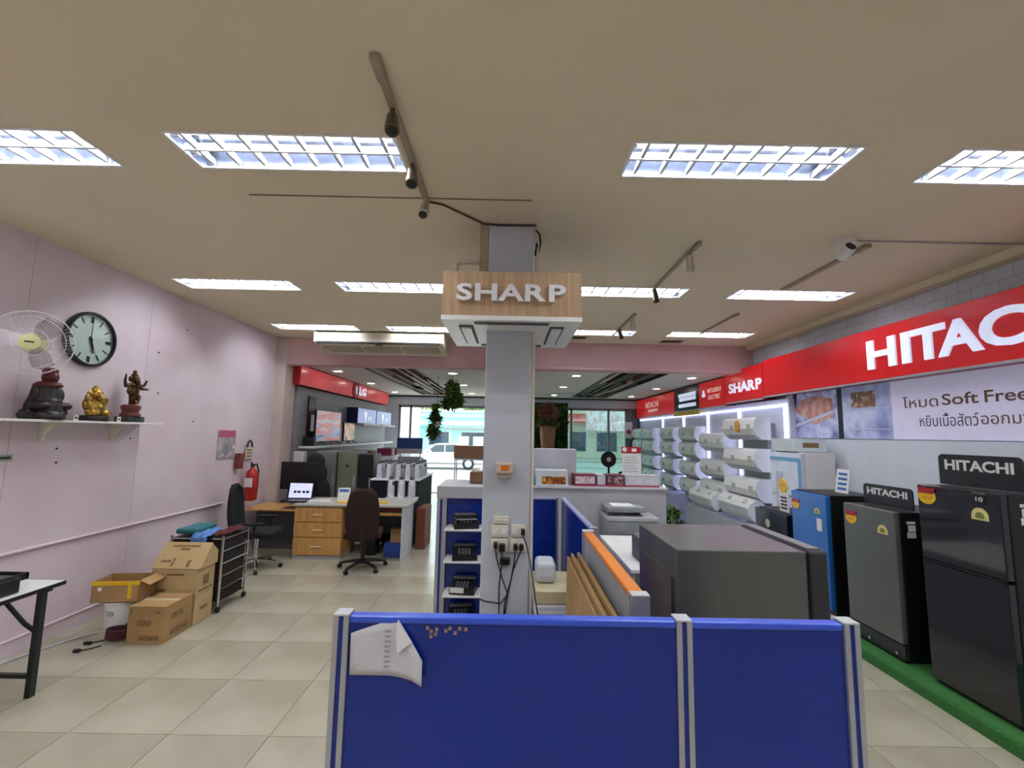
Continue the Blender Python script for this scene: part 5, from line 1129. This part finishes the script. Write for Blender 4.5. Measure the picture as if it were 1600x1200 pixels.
def leaves(n, c, ext, size, elong=1.6):
    b = B()
    for _ in range(n):
        while True:
            p = Vector((random.uniform(-1, 1), random.uniform(-1, 1), random.uniform(-1, 1)))
            if p.length < 1: break
        q = Vector((c[0] + p.x * ext[0], c[1] + p.y * ext[1], c[2] + p.z * ext[2]))
        R = Matrix.Rotation(random.uniform(0, 2 * PI), 3, 'Z') @ Matrix.Rotation(random.uniform(-1, 1), 3, 'X') @ Matrix.Rotation(random.uniform(-.8, .8), 3, 'Y')
        s_ = size * random.uniform(0.7, 1.3)
        pts = [(0, -elong * s_, 0), (0.5 * s_, -0.2 * s_, 0.15 * s_), (0, elong * s_, -0.1 * s_), (-0.5 * s_, -0.2 * s_, 0.15 * s_)]
        b.add([q + R @ Vector(v) for v in pts], [(0, 1, 2), (0, 2, 3)])
    return b
tag(leaves(220, (0, 0, 0.55), (0.16, 0.16, 0.28), 0.045).build('foliage', m_leaf, t), kind='stuff')
# ================================================================ FRONT LEFT
t = thing('fascia_sign', 'pinkish red fascia sign with round LG emblem along left wall', 'sign', (-3.63, 10.45, 2.60))
m_red3 = mat('red_sign_pale', 'C8444C', rough=0.2, var=0.05, scale=1.5, emit='D85A5A', es=0.12)
B().box(-0.3, 0.0, -2.75, 2.85, 0, 0.34).build('cabinet', mat('sign_side_l', 'B01824', rough=0.35), t)
B().rb(0, 0.012, -2.75, 2.85, 0.01, 0.33, 0.003).build('face', m_red3, t)
B().box(-0.3, 0.02, -2.75, 2.85, 0.34, 0.352).build('dark_cap', m_blackm, t)
B().lathe([(0.2, 0.0), (0.2, 0.025)], (0.012, 0.0, 0.17), 28, 'X').build('round_emblem', mat('emblem_red', '8A1430', rough=0.3), t)
letters('LG', 0.5, 0.19, 0.02, '+X', (0.014, 0.48, 0.17), m_glow, t, bold=0.03)
B().box(0.037, 0.045, -0.02, 0.02, 0.08, 0.26).build('emblem_bar', m_glow, t)
tag(B().box(-3.929, -3.72, 7.85, 13.5, 0.0, 2.58).build('display_wall', mat('slat_grey', '9C9CA0', rough=0.5, scale=3, stretch=(1, 1, 6))), 'grey display wall below the LG fascia sign', 'display wall')
tag(B().box(-3.72, -3.69, 8.25, 8.55, 1.545, 2.45).build('dark_board', mat('deep_brown', '2E2420', rough=0.4)), 'dark upright panel behind the white speaker', 'panel')
tag(B().rb(-3.7, -3.4, 7.95, 13.2, 1.50, 1.54, 0.004).build('long_shelf', m_white), 'long white shelf carrying televisions at left front wall', 'shelf')
def tv(lab, y0, y1, z0, z1, x, m):
    t = thing('television', lab, 'television', (x, (y0 + y1) / 2, z0)); w = (y1 - y0) / 2; h = z1 - z0
    B().rb(-0.04, 0.0, -w, w, 0.06, h, 0.006).build('housing', m_black, t)
    B().box(0.0, 0.002, -w + 0.015, w - 0.015, 0.08, h - 0.015).build('screen', m, t)
    for y in (-w * .6, w * .6): B().tube([(-0.02, y, 0.08), (0.1, y + 0.03, 0.008)], 0.008, 6).tube([(-0.02, y, 0.08), (-0.14, y + 0.03, 0.008)], 0.008, 6).build('foot', m_black, t)
tv('television with blue and orange reflection coloured onto its screen on the long shelf', 8.15, 9.35, 1.543, 2.2, -3.5, pic('tv_reflection', ('4A5A78', '7A8CA8', 'B0584A', '9AA0A8', '4A5A4A'), 2.6, es=0.22, stretch=(1, .35, 3.0)))  # reflection painted onto the screen as a faintly glowing colour pattern
tv('television with brown picture next to the blue sign boxes', 9.55, 10.2, 1.543, 2.0, -3.5, pic('tv_picture_b', ('7A5A4A', 'D8A88A', '3A4A3A', '7A8A5A'), 3, es=0.15))
t = thing('wall_speaker', 'white boxy speaker with black driver on the dark panel', 'speaker', (-3.67, 8.4, 1.8))
B().rb(0, 0.14, -0.1, 0.1, 0, 0.3, 0.01).build('cabinet', m_white, t); B().lathe([(0.05, 0.14), (0.03, 0.146)], (0, 0, 0.18), 16, 'X').build('driver', m_black, t)
tag(B().rb(-3.66, -3.45, 8.0, 8.12, 1.545, 1.7, 0.02).build('dark_speaker', m_black), 'black small speaker on the long shelf before the television', 'speaker')
for (y0, lab) in ((10.25, 'blue lit sign box with white emblem nearer the televisions'), (11.7, 'blue lit sign box with white emblem nearer the shopfront')):
    t = thing('lit_sign_box', lab, 'sign', (-3.715, y0, 2.0))
    B().box(0, 0.25, 0, 1.38, 0, 0.36).build('cabinet', mat('navy_side', '24356E', rough=0.4), t)
    B().box(0.25, 0.258, 0, 1.38, 0.01, 0.35).build('face', mat('steel_blue_face', '5F76A0', rough=0.3, emit='6A84B8', es=0.25), t)
    B().lathe([(0.09, 0.258), (0.085, 0.268)], (0, 0.52, 0.21), 16, 'X').build('emblem', m_glow, t)
    B().box(0.258, 0.266, 0.5, 0.58, 0.06, 0.16).build('emblem_stem', m_glow, t)
    bar(0.3, 0.09, 0.006, '+X', (0.259, 0.86, 0.14), pic('sign_scrawl', ('5F76A0', 'E8ECF8', '6A80A8', 'E8ECF8'), 16, es=0.15), t, 'lettering')
    B().box(0.0, 0.4, 0, 1.38, -0.05, -0.001).build('ledge', m_grey, t)
# fridges and washers behind the desk
def box_fridge(lab, x0, x1, y0, y1, h, md, mb, name='refrigerator', cat='refrigerator', split=None):
    t = thing(name, lab, cat, ((x0 + x1) / 2, y0, 0)); w = (x1 - x0) / 2
    B().rb(-w, w, 0.05, y1 - y0, 0.03, h, 0.008).build('body', mb, t); B().box(-w + .02, w - .02, 0.07, y1 - y0 - .03, 0, 0.03).build('plinth', m_black, t)
    for a, b_ in ([(0.06, h)] if not split else [(0.06, split), (split + 0.012, h)]): B().rb(-w, w, 0, 0.048, a, b_, 0.01).build('door', md, t)
    B().box(w - 0.05, w - 0.035, -0.015, 0.0, h * .6, h * .72).build('handle', m_grey, t)
    return t
m_olive = mat('olive_grey_door', '8A8C78', rough=0.3, metal=0.3)
t = box_fridge('olive grey refrigerator standing behind the beech desk', -2.95, -2.62, 7.85, 8.4, 1.46, m_olive, mat('grey_body_l', '7C7E82', rough=0.4))
B().box(-0.02, 0.02, -0.002, 0, 1.2, 1.24).build('sticker', m_black, t)
box_fridge('grey metal washing machine left of the olive refrigerator', -3.35, -3.0, 7.9, 8.45, 1.46, mat('silver_door', '9A9CA0', rough=0.35, metal=0.4), MATS['grey_body_l'])
box_fridge('narrow black refrigerator right of the olive grey one', -2.61, -2.36, 7.9, 8.4, 1.42, m_dkbody, m_dkbody)
tag(B().rb(-3.75, -3.55, 7.85, 8.0, 0.9, 1.45, 0.02).build('white_display_board', m_white), 'white blank display board next to the left pilaster', 'board')
t = thing('coat', 'black coat draped over a seat behind the laptop', 'coat', (-3.2, 7.5, 0))
o = B().ball((0, 0, 1.1), (0.22, 0.12, 0.25)).ball((0.02, 0, 1.3), (0.15, 0.1, 0.15)).ball((-0.22, 0.0, 0.98), (0.2, 0.1, 0.12)).ball((0.05, 0, 0.8), (0.24, 0.13, 0.3)).build('body', m_fabric, t, smooth=True); remesh(o, 0.02)
B().cyl((0, 0, 0), (0, 0, 0.7), 0.03, 10).build('support', m_black, t)
# stepped display with wrapped appliances
t = thing('stepped_display', 'stepped black display stand with white shelf edges behind desk', 'display stand', (-2.3, 7.45, 0))
B().box(0, 0.78, 0.25, 1.6, 0, 1.0).build('upper_block', mat('display_black', '1C1E26', rough=0.75, spec=0.2), t); B().rb(-0.02, 0.80, 0.23, 1.62, 1.0, 1.03, 0.004).build('upper_top', m_white, t)
B().box(0.3, 0.78, -0.08, 0.23, 0, 0.72).build('lower_block', mat('display_black', '1C1E26'), t); B().rb(0.28, 0.80, -0.1, 0.23, 0.72, 0.745, 0.004).build('lower_top', m_white, t)
def pot(lab, x, y, z, sc, group):
    t = thing('thermo_pot', lab, 'thermo pot', (x, y, z), random.uniform(0, 6), group); t.scale = (sc, sc, sc * 1.45)
    B().lathe([(0.075, 0), (0.085, 0.02), (0.08, 0.2), (0.07, 0.26), (0.05, 0.29), (0.03, 0.3)], n=18).build('body', mat('pot_white', 'F0F0F2', rough=0.3, scale=14, col2='D2D4DC'), t, smooth=True)
    B().lathe([(0.055, 0.29), (0.05, 0.33), (0.02, 0.34)], n=14).build('lid', mat('pot_lid', '3A3C46', rough=0.4), t, smooth=True)
    B().rb(0.06, 0.12, -0.03, 0.03, 0.2, 0.26, 0.01).build('spout', MATS['pot_lid'], t)
    n = 14; b = B()
    for j, (rr, z) in enumerate(((0.11, 0.002), (0.115, 0.12), (0.1, 0.27), (0.06, 0.36), (0.02, 0.4), (0.045, 0.45))):
        for k in range(n): a = 2 * PI * k / n; r2 = rr * (1 + 0.12 * random.uniform(-1, 1)); b.v.append((r2 * math.cos(a), r2 * math.sin(a), z))
    for j in range(5):
        for k in range(n): b.f.append((j * n + k, j * n + (k + 1) % n, (j + 1) * n + (k + 1) % n, (j + 1) * n + k))
    b.build('plastic_wrap', m_wrap, t, smooth=True)
for y in (7.8, 8.0, 8.25, 8.5):
    for x in (-2.21, -2.05, -1.89, -1.73, -1.57):
        pot('white thermo pot in clear plastic wrap on the upper display step', x, y + random.uniform(-.01, .01), 1.031, 0.58, 'wrapped pots on the upper step')
for x in (-1.93, -1.76, -1.59):
    pot('white thermo pot in clear plastic wrap on the lower display step', x, 7.53, 0.746, 0.7, 'wrapped pots on the lower step')
# promo things further along
t = thing('floor_sign', 'blue and white standing sign board near the shop entrance', 'sign', (-2.35, 11.0, 0))
B().box(-0.38, 0.24, 0, 0.03, 1.42, 1.68).build('blue_board', mat('sign_blue', '2F5FA8', rough=0.4), t); B().box(-0.38, 0.24, 0, 0.03, 1.3, 1.42).build('white_strip', m_white, t)
B().box(-0.34, 0.2, 0.0, 0.25, 0.85, 1.22).build('grey_case', mat('sign_case', '6A6E7A', rough=0.4), t)
for x in (-0.3, 0.18): B().cyl((x, 0.04, 0), (x, 0.04, 1.3), 0.015, 8).build('leg', m_alu, t)
carton('olive green carton on the ledge behind wrapped pots', -3.3, -2.85, 9.4, 9.7, 1.25, 1.42, mat('olive_carton', '6E6E32', rough=0.6), tape=False)
tag(B().box(-3.68, -2.8, 9.3, 12.8, 0.0, 1.249).build('low_cabinet', m_wpaint), 'white low cabinet along left front wall', 'cabinet')
for i, (x, y, lab) in enumerate(((-2.95, 10.8, 'magenta gift box on white low cabinet nearer the pots'), (-2.95, 11.3, 'magenta gift box on white low cabinet nearer the street'))):
    carton(lab, x - 0.2, x + 0.15, y, y + 0.3, 1.25, 1.42, mat('magenta_box', '9A3A68', rough=0.5), tape=False)
# hanging plants
def hanging(lab, loc, cord_to, exts, n, m):
    t = thing('hanging_plant', lab, 'plant', loc)
    B().lathe([(0.05, -0.06), (0.09, 0.05), (0.1, 0.06), (0.08, 0.06)], n=16).build('pot', m_white, t)
    B().cyl((0, 0, 0.06), (0, 0, cord_to), 0.005, 6).build('cord', m_black, t)
    b = B()
    for c, e, k in exts:
        q = leaves(k, c, e, 0.05); b.add(q.v, q.f)
    tag(b.build('foliage', m, t), kind='stuff')
hanging('bushy dark green hanging plant below the front ceiling', (-1.17, 9.0, 2.5), H2 - 2.5, [((0, 0, 0.15), (0.15, 0.15, 0.26), 260), ((0.05, 0, -0.02), (0.19, 0.15, 0.2), 260), ((-0.1, 0, -0.1), (0.1, 0.1, 0.12), 90)], 500, m_leaf)
hanging('trailing hanging plant in white pot below the bushy one', (-1.46, 9.0, 1.98), H2 - 1.98, [((-0.03, 0, 0.26), (0.08, 0.08, 0.16), 110), ((-0.02, 0, 0.1), (0.13, 0.12, 0.13), 130), ((-0.06, 0, -0.15), (0.15, 0.12, 0.16), 110)], 300, m_leaf)
# black screen by column 2
t = thing('hanging_screen', 'black flat screen seen edge on left of the column', 'television', (-0.36, 6.9, 2.42))
B().rb(-0.03, 0.03, 0, 0.9, 0.0, 0.68, 0.006).build('panel', m_black, t); B().cyl((0, 0.45, 0.68), (0, 0.45, H - 2.42), 0.02, 8).build('hanger', m_black, t)
# plant wall with dried flowers
t = thing('plant_wall', 'green artificial leaf wall behind the grey display box', 'plant wall', (1.15, 13.0, 0))
B().box(-0.55, 0.55, 0.1, 0.16, 0.8, 2.75).build('board', mat('wall_dark_green', '142A14', rough=0.8), t)
b = B(); q = leaves(1500, (0, 0.06, 1.8), (0.56, 0.07, 0.98), 0.06); 
q2 = leaves(1200, (0, 0.06, 1.8), (0.7, 0.06, 1.2), 0.06)
keep = B()
for src in (q, q2):
    for f in src.f:
        if all(abs(src.v[i][0]) < 0.57 and 0.8 < src.v[i][2] < 2.78 for i in f): keep.add([src.v[i] for i in f], [(0, 1, 2)])
tag(keep.build('leaf_cover', m_leaf, t), kind='stuff')
for x in (-0.5, 0.46): B().box(x, x + 0.04, 0.1, 0.16, 0, 0.8).build('post', m_blackm, t)
t = thing('flower_vase', 'tall tan vase with dried pink flowers before the leaf wall', 'vase', (1.05, 12.4, 0))
B().box(-0.25, 0.25, -0.25, 0.25, 0, 1.2).build('pedestal', m_wpaint, t)
vb = B().lathe([(0.14, 1.2), (0.17, 1.4), (0.2, 1.75), (0.22, 2.0), (0.2, 2.05)], n=18).build('vase', mat('vase_tan', 'B08A62', rough=0.7, scale=12, col2='8A6444', stretch=(4, 4, .4)), t, smooth=True)
tag(leaves(240, (0, 0, 2.1), (0.34, 0.2, 0.16), 0.05).build('leaf_spray', m_leaf2, t), kind='stuff'); tag(leaves(320, (0.0, 0, 2.42), (0.3, 0.2, 0.3), 0.05).build('pink_blossom', mat('dusty_pink', 'B0706A', rough=0.7, scale=20, col2='7A4A40'), t), kind='stuff')
# things inside right window
t = thing('desk_fan', 'black round desk fan on a stand inside the right shop window', 'fan', (2.55, 11.6, 1.0))
B().lathe([(0.17, -0.03), (0.2, 0.0), (0.17, 0.03), (0.03, 0.05)], (0, 0, 0.22), 24, 'Y').build('guard', m_black, t, smooth=True); B().lathe([(0.05, -0.08), (0.06, -0.03)], (0, 0, 0.22), 16, 'Y').build('hub', m_white, t); B().cyl((0, 0, -1.0), (0, 0, 0.05), 0.02, 8).build('pole', m_black, t); B().lathe([(0.18, -1.0), (0.16, -0.97), (0.02, -0.96)], n=20).build('base', m_black, t)
t = thing('waiting_chair', 'black low chair standing inside the right shop window', 'chair', (3.0, 11.0, 0))
B().rb(-0.28, 0.28, -0.25, 0.25, 0.38, 0.46, 0.02).build('seat', m_fabric, t); B().rb(-0.28, 0.28, 0.2, 0.28, 0.46, 0.95, 0.03).build('backrest', m_fabric, t)
for (x, y) in ((-0.25, -0.22), (0.25, -0.22), (-0.25, 0.24), (0.25, 0.24)): B().cyl((x, y, 0), (x, y, 0.4), 0.015, 8).build('leg', m_chrome, t)
t = thing('window_poster', 'small red and white poster on the window post', 'poster', (3.63, YF - 0.012, 1.75))
B().box(-0.1, 0.14, 0, 0.008, 0, 0.5).build('paper', m_white, t); B().lathe([(0.07, -0.001), (0.05, -0.003)], (0.02, 0, 0.2), 14, 'Y').build('red_figure', m_redd, t)
# ================================================================ OUTSIDE
t = thing('parked_car', 'white sedan parked across the street', 'car', (-3.6, 26.0, -0.2))
side = [(-2.15, 0.35), (-2.2, 0.6), (-2.05, 0.78), (-1.2, 0.9), (-0.55, 1.4), (0.75, 1.43), (1.45, 1.0), (2.1, 0.95), (2.2, 0.7), (2.15, 0.35)]
m_car = mat('car_white', 'E6E6E4', rough=0.2, var=0.02, coat=0.5)
B().prism(side, -0.85, 0.85, 'Y').build('body', m_car, t)
m_cg = mat('car_glass', '3A4650', rough=0.1)
for pl in ([(-1.0, 0.93), (-0.5, 1.34), (0.0, 1.36), (0.0, 0.95)], [(0.06, 0.95), (0.06, 1.36), (0.72, 1.37), (1.2, 1.0)]): B().prism(pl, -0.865, -0.85, 'Y').build('side_window', m_cg, t)
for x in (-1.35, 1.35):
    w_ = B().lathe([(0.3, -0.1), (0.33, -0.08), (0.33, 0.1), (0.3, 0.12)], (x, -0.78, 0.33), 24, 'Y').build('wheel', m_black, t); B().lathe([(0.2, -0.11), (0.19, -0.12)], (x, -0.78, 0.33), 16, 'Y').build('hubcap', m_alu, w_)
B().box(-2.19, -2.0, -0.86, -0.6, 0.62, 0.74).build('headlight', m_chrome, t); B().box(-0.02, 0.04, -0.856, -0.85, 0.4, 0.93).build('door_line', m_grey, t); B().rb(-0.85, -0.7, -0.98, -0.86, 0.95, 1.05, 0.02).build('mirror', m_car, t); B().box(-2.1, 2.1, -0.86, -0.84, 0.3, 0.36).build('sill', mat('sill_grey', '55585C', rough=0.5), t)
def building(lab, x, y, w, d_, h, mw_, wins, awn=None, name='building'):
    t = thing(name, lab, 'building', (x, y, -0.06)); B().box(-w / 2, w / 2, 0, d_, 0, h).build('walls', mw_, t)
    B().box(-w / 2 - 0.1, w / 2 + 0.1, -0.2, d_, h, h + 0.2).build('roof_edge', m_grey, t)
    for (a, b_, c, e) in wins:
        f = B().box(a, b_, -0.04, 0.02, c, e).build('window', m_wpaint, t); B().box(a + 0.06, b_ - 0.06, -0.06, -0.04, c + 0.06, e - 0.06).build('pane', m_cg, f)
    if awn:
        a, b_, z, m_ = awn; B().prism([(0, z + 0.7), (-1.6, z), (-1.6, z - 0.1), (0, z + 0.6)], a, b_, 'X').build('awning', m_, t)
    return t
building('teal awning shop house across the street behind the white car', -5.3, 38, 9, 6, 3.6, mat('teal_wall', 'B4E6E2', rough=0.6), [(-3.8, -2.2, 0.8, 2.0), (-1.5, 0.4, 0.8, 2.0), (1.2, 3.4, 0.8, 2.0)], (-4.4, 4.2, 2.5, mat('teal_awning', '7FDCD8', rough=0.5)))
building('pale lilac building at left across the street', -13.5, 37, 7, 6, 6.0, mat('lilac_wall', 'C9C4DC', rough=0.6), [(0.5, 1.8, 3.2, 4.4), (0.5, 1.8, 0.6, 2.0)])
building('white and red sign board shop house seen through right window', 8.5, 38, 9, 6, 4.6, mat('cream_wall', 'E2D9C4', rough=0.6), [(-3.5, -2, 0.5, 2.2), (-1.2, 0.6, 0.5, 2.2), (1.4, 3.4, 0.5, 2.2)], (-4.2, 4.2, 3.0, mat('red_awning', 'C8504A', rough=0.5)))
t = thing('shop_banner', 'white and pink banner on frame across the street at right', 'banner', (6.4, 30, -0.06))
B().box(-1.3, 1.3, 0, 0.06, 2.2, 4.0).build('cloth', pic('banner_print', ('F0E6E8', 'E8A8B0', 'F4EEF0', 'D85A60'), 1.2, stretch=(3, 1, .6)), t)
for x in (-1.2, 1.2): B().cyl((x, 0.06, 0), (x, 0.06, 2.3), 0.04, 8).build('pole', m_alu, t)
t = thing('vendor_kiosk', 'blue panelled kiosk on the far roadside', 'kiosk', (-7.6, 31.0, -0.2))
B().box(-1.0, 0.9, 0, 1.6, 0, 2.3).build('body', mat('kiosk_blue', '5F9AD8', rough=0.4), t); B().rb(-1.2, 1.1, -0.3, 1.7, 2.3, 2.45, 0.03).build('roof', m_white, t)
for k in range(4): B().box(-0.9 + k * 0.46, -0.52 + k * 0.46, -0.02, 0.0, 1.1, 2.1).build('pane', mat('kiosk_pane', 'A8D0EC', rough=0.2), t)
t = thing('food_cart', 'white roadside stall with grey roof behind the car', 'stall', (-2.3, 31.0, -0.2))
B().box(-1.9, 2.2, 0, 1.4, 0, 1.0).build('counter', m_wpaint, t); B().rb(-2.2, 2.5, -0.5, 1.6, 2.25, 2.4, 0.03).build('roof', mat('stall_roof', '8A8884', rough=0.6), t)
for x in (-1.8, 2.1): B().cyl((x, 0, 0), (x, 0, 2.25), 0.05, 8).build('post', m_white, t)
for k in range(3): B().box(-1.2 + k * 1.0, -0.5 + k * 1.0, 0.2, 0.25, 1.0, 1.8).build('board', m_paper, t)
def tree(lab, x, y, h, rr, m):
    t = thing('street_tree', lab, 'tree', (x, y, -0.1)); B().tube([(0, 0, 0), (0.1, 0, h * .4), (0, 0.1, h * .7)], [0.22, 0.16, 0.1], 10).build('trunk', mat('bark', '6A5A48', rough=0.9), t)
    b = B()
    for k in range(5):
        c = (random.uniform(-.5, .5) * rr, random.uniform(-.4, .4) * rr, h * .75 + random.uniform(-.3, .3) * rr); q = leaves(420, c, (rr * .7, rr * .6, rr * .55), 0.17); b.add(q.v, q.f)
    tag(b.build('crown', m, t), kind='stuff')
tree('yellow green roadside tree left of the teal shop house', -9.6, 49, 7.5, 2.6, mat('tree_yellow', 'A9C24A', rough=0.7, scale=2, col2='7A9A30'))
tree('broad green tree behind the teal shop house', -3.2, 49, 7.0, 2.8, mat('tree_green', '8FB24A', rough=0.7, scale=2, col2='5F8230'))
tree('green tree beside the sign board shop house', 12.5, 34, 6.0, 2.6, mat('tree_green', '8FB24A'))
t = thing('pane_reflection_panel', 'pale lilac panel added as the reflection in the left window pane', 'banner', (-3.5, 15.4, -0.02))
B().box(-0.5, 0.42, 0, 0.03, 0.25, 2.9).build('cloth', mat('reflection_lilac', 'D2CCE2', rough=0.6), t); B().cyl((-0.04, 0.04, 0), (-0.04, 0.04, 2.9), 0.02, 8).build('pole', m_alu, t); B().box(-0.3, 0.22, -0.15, 0.2, 0, 0.03).build('foot', m_blackm, t)  # upright lilac panel added to imitate a reflection in the window pane
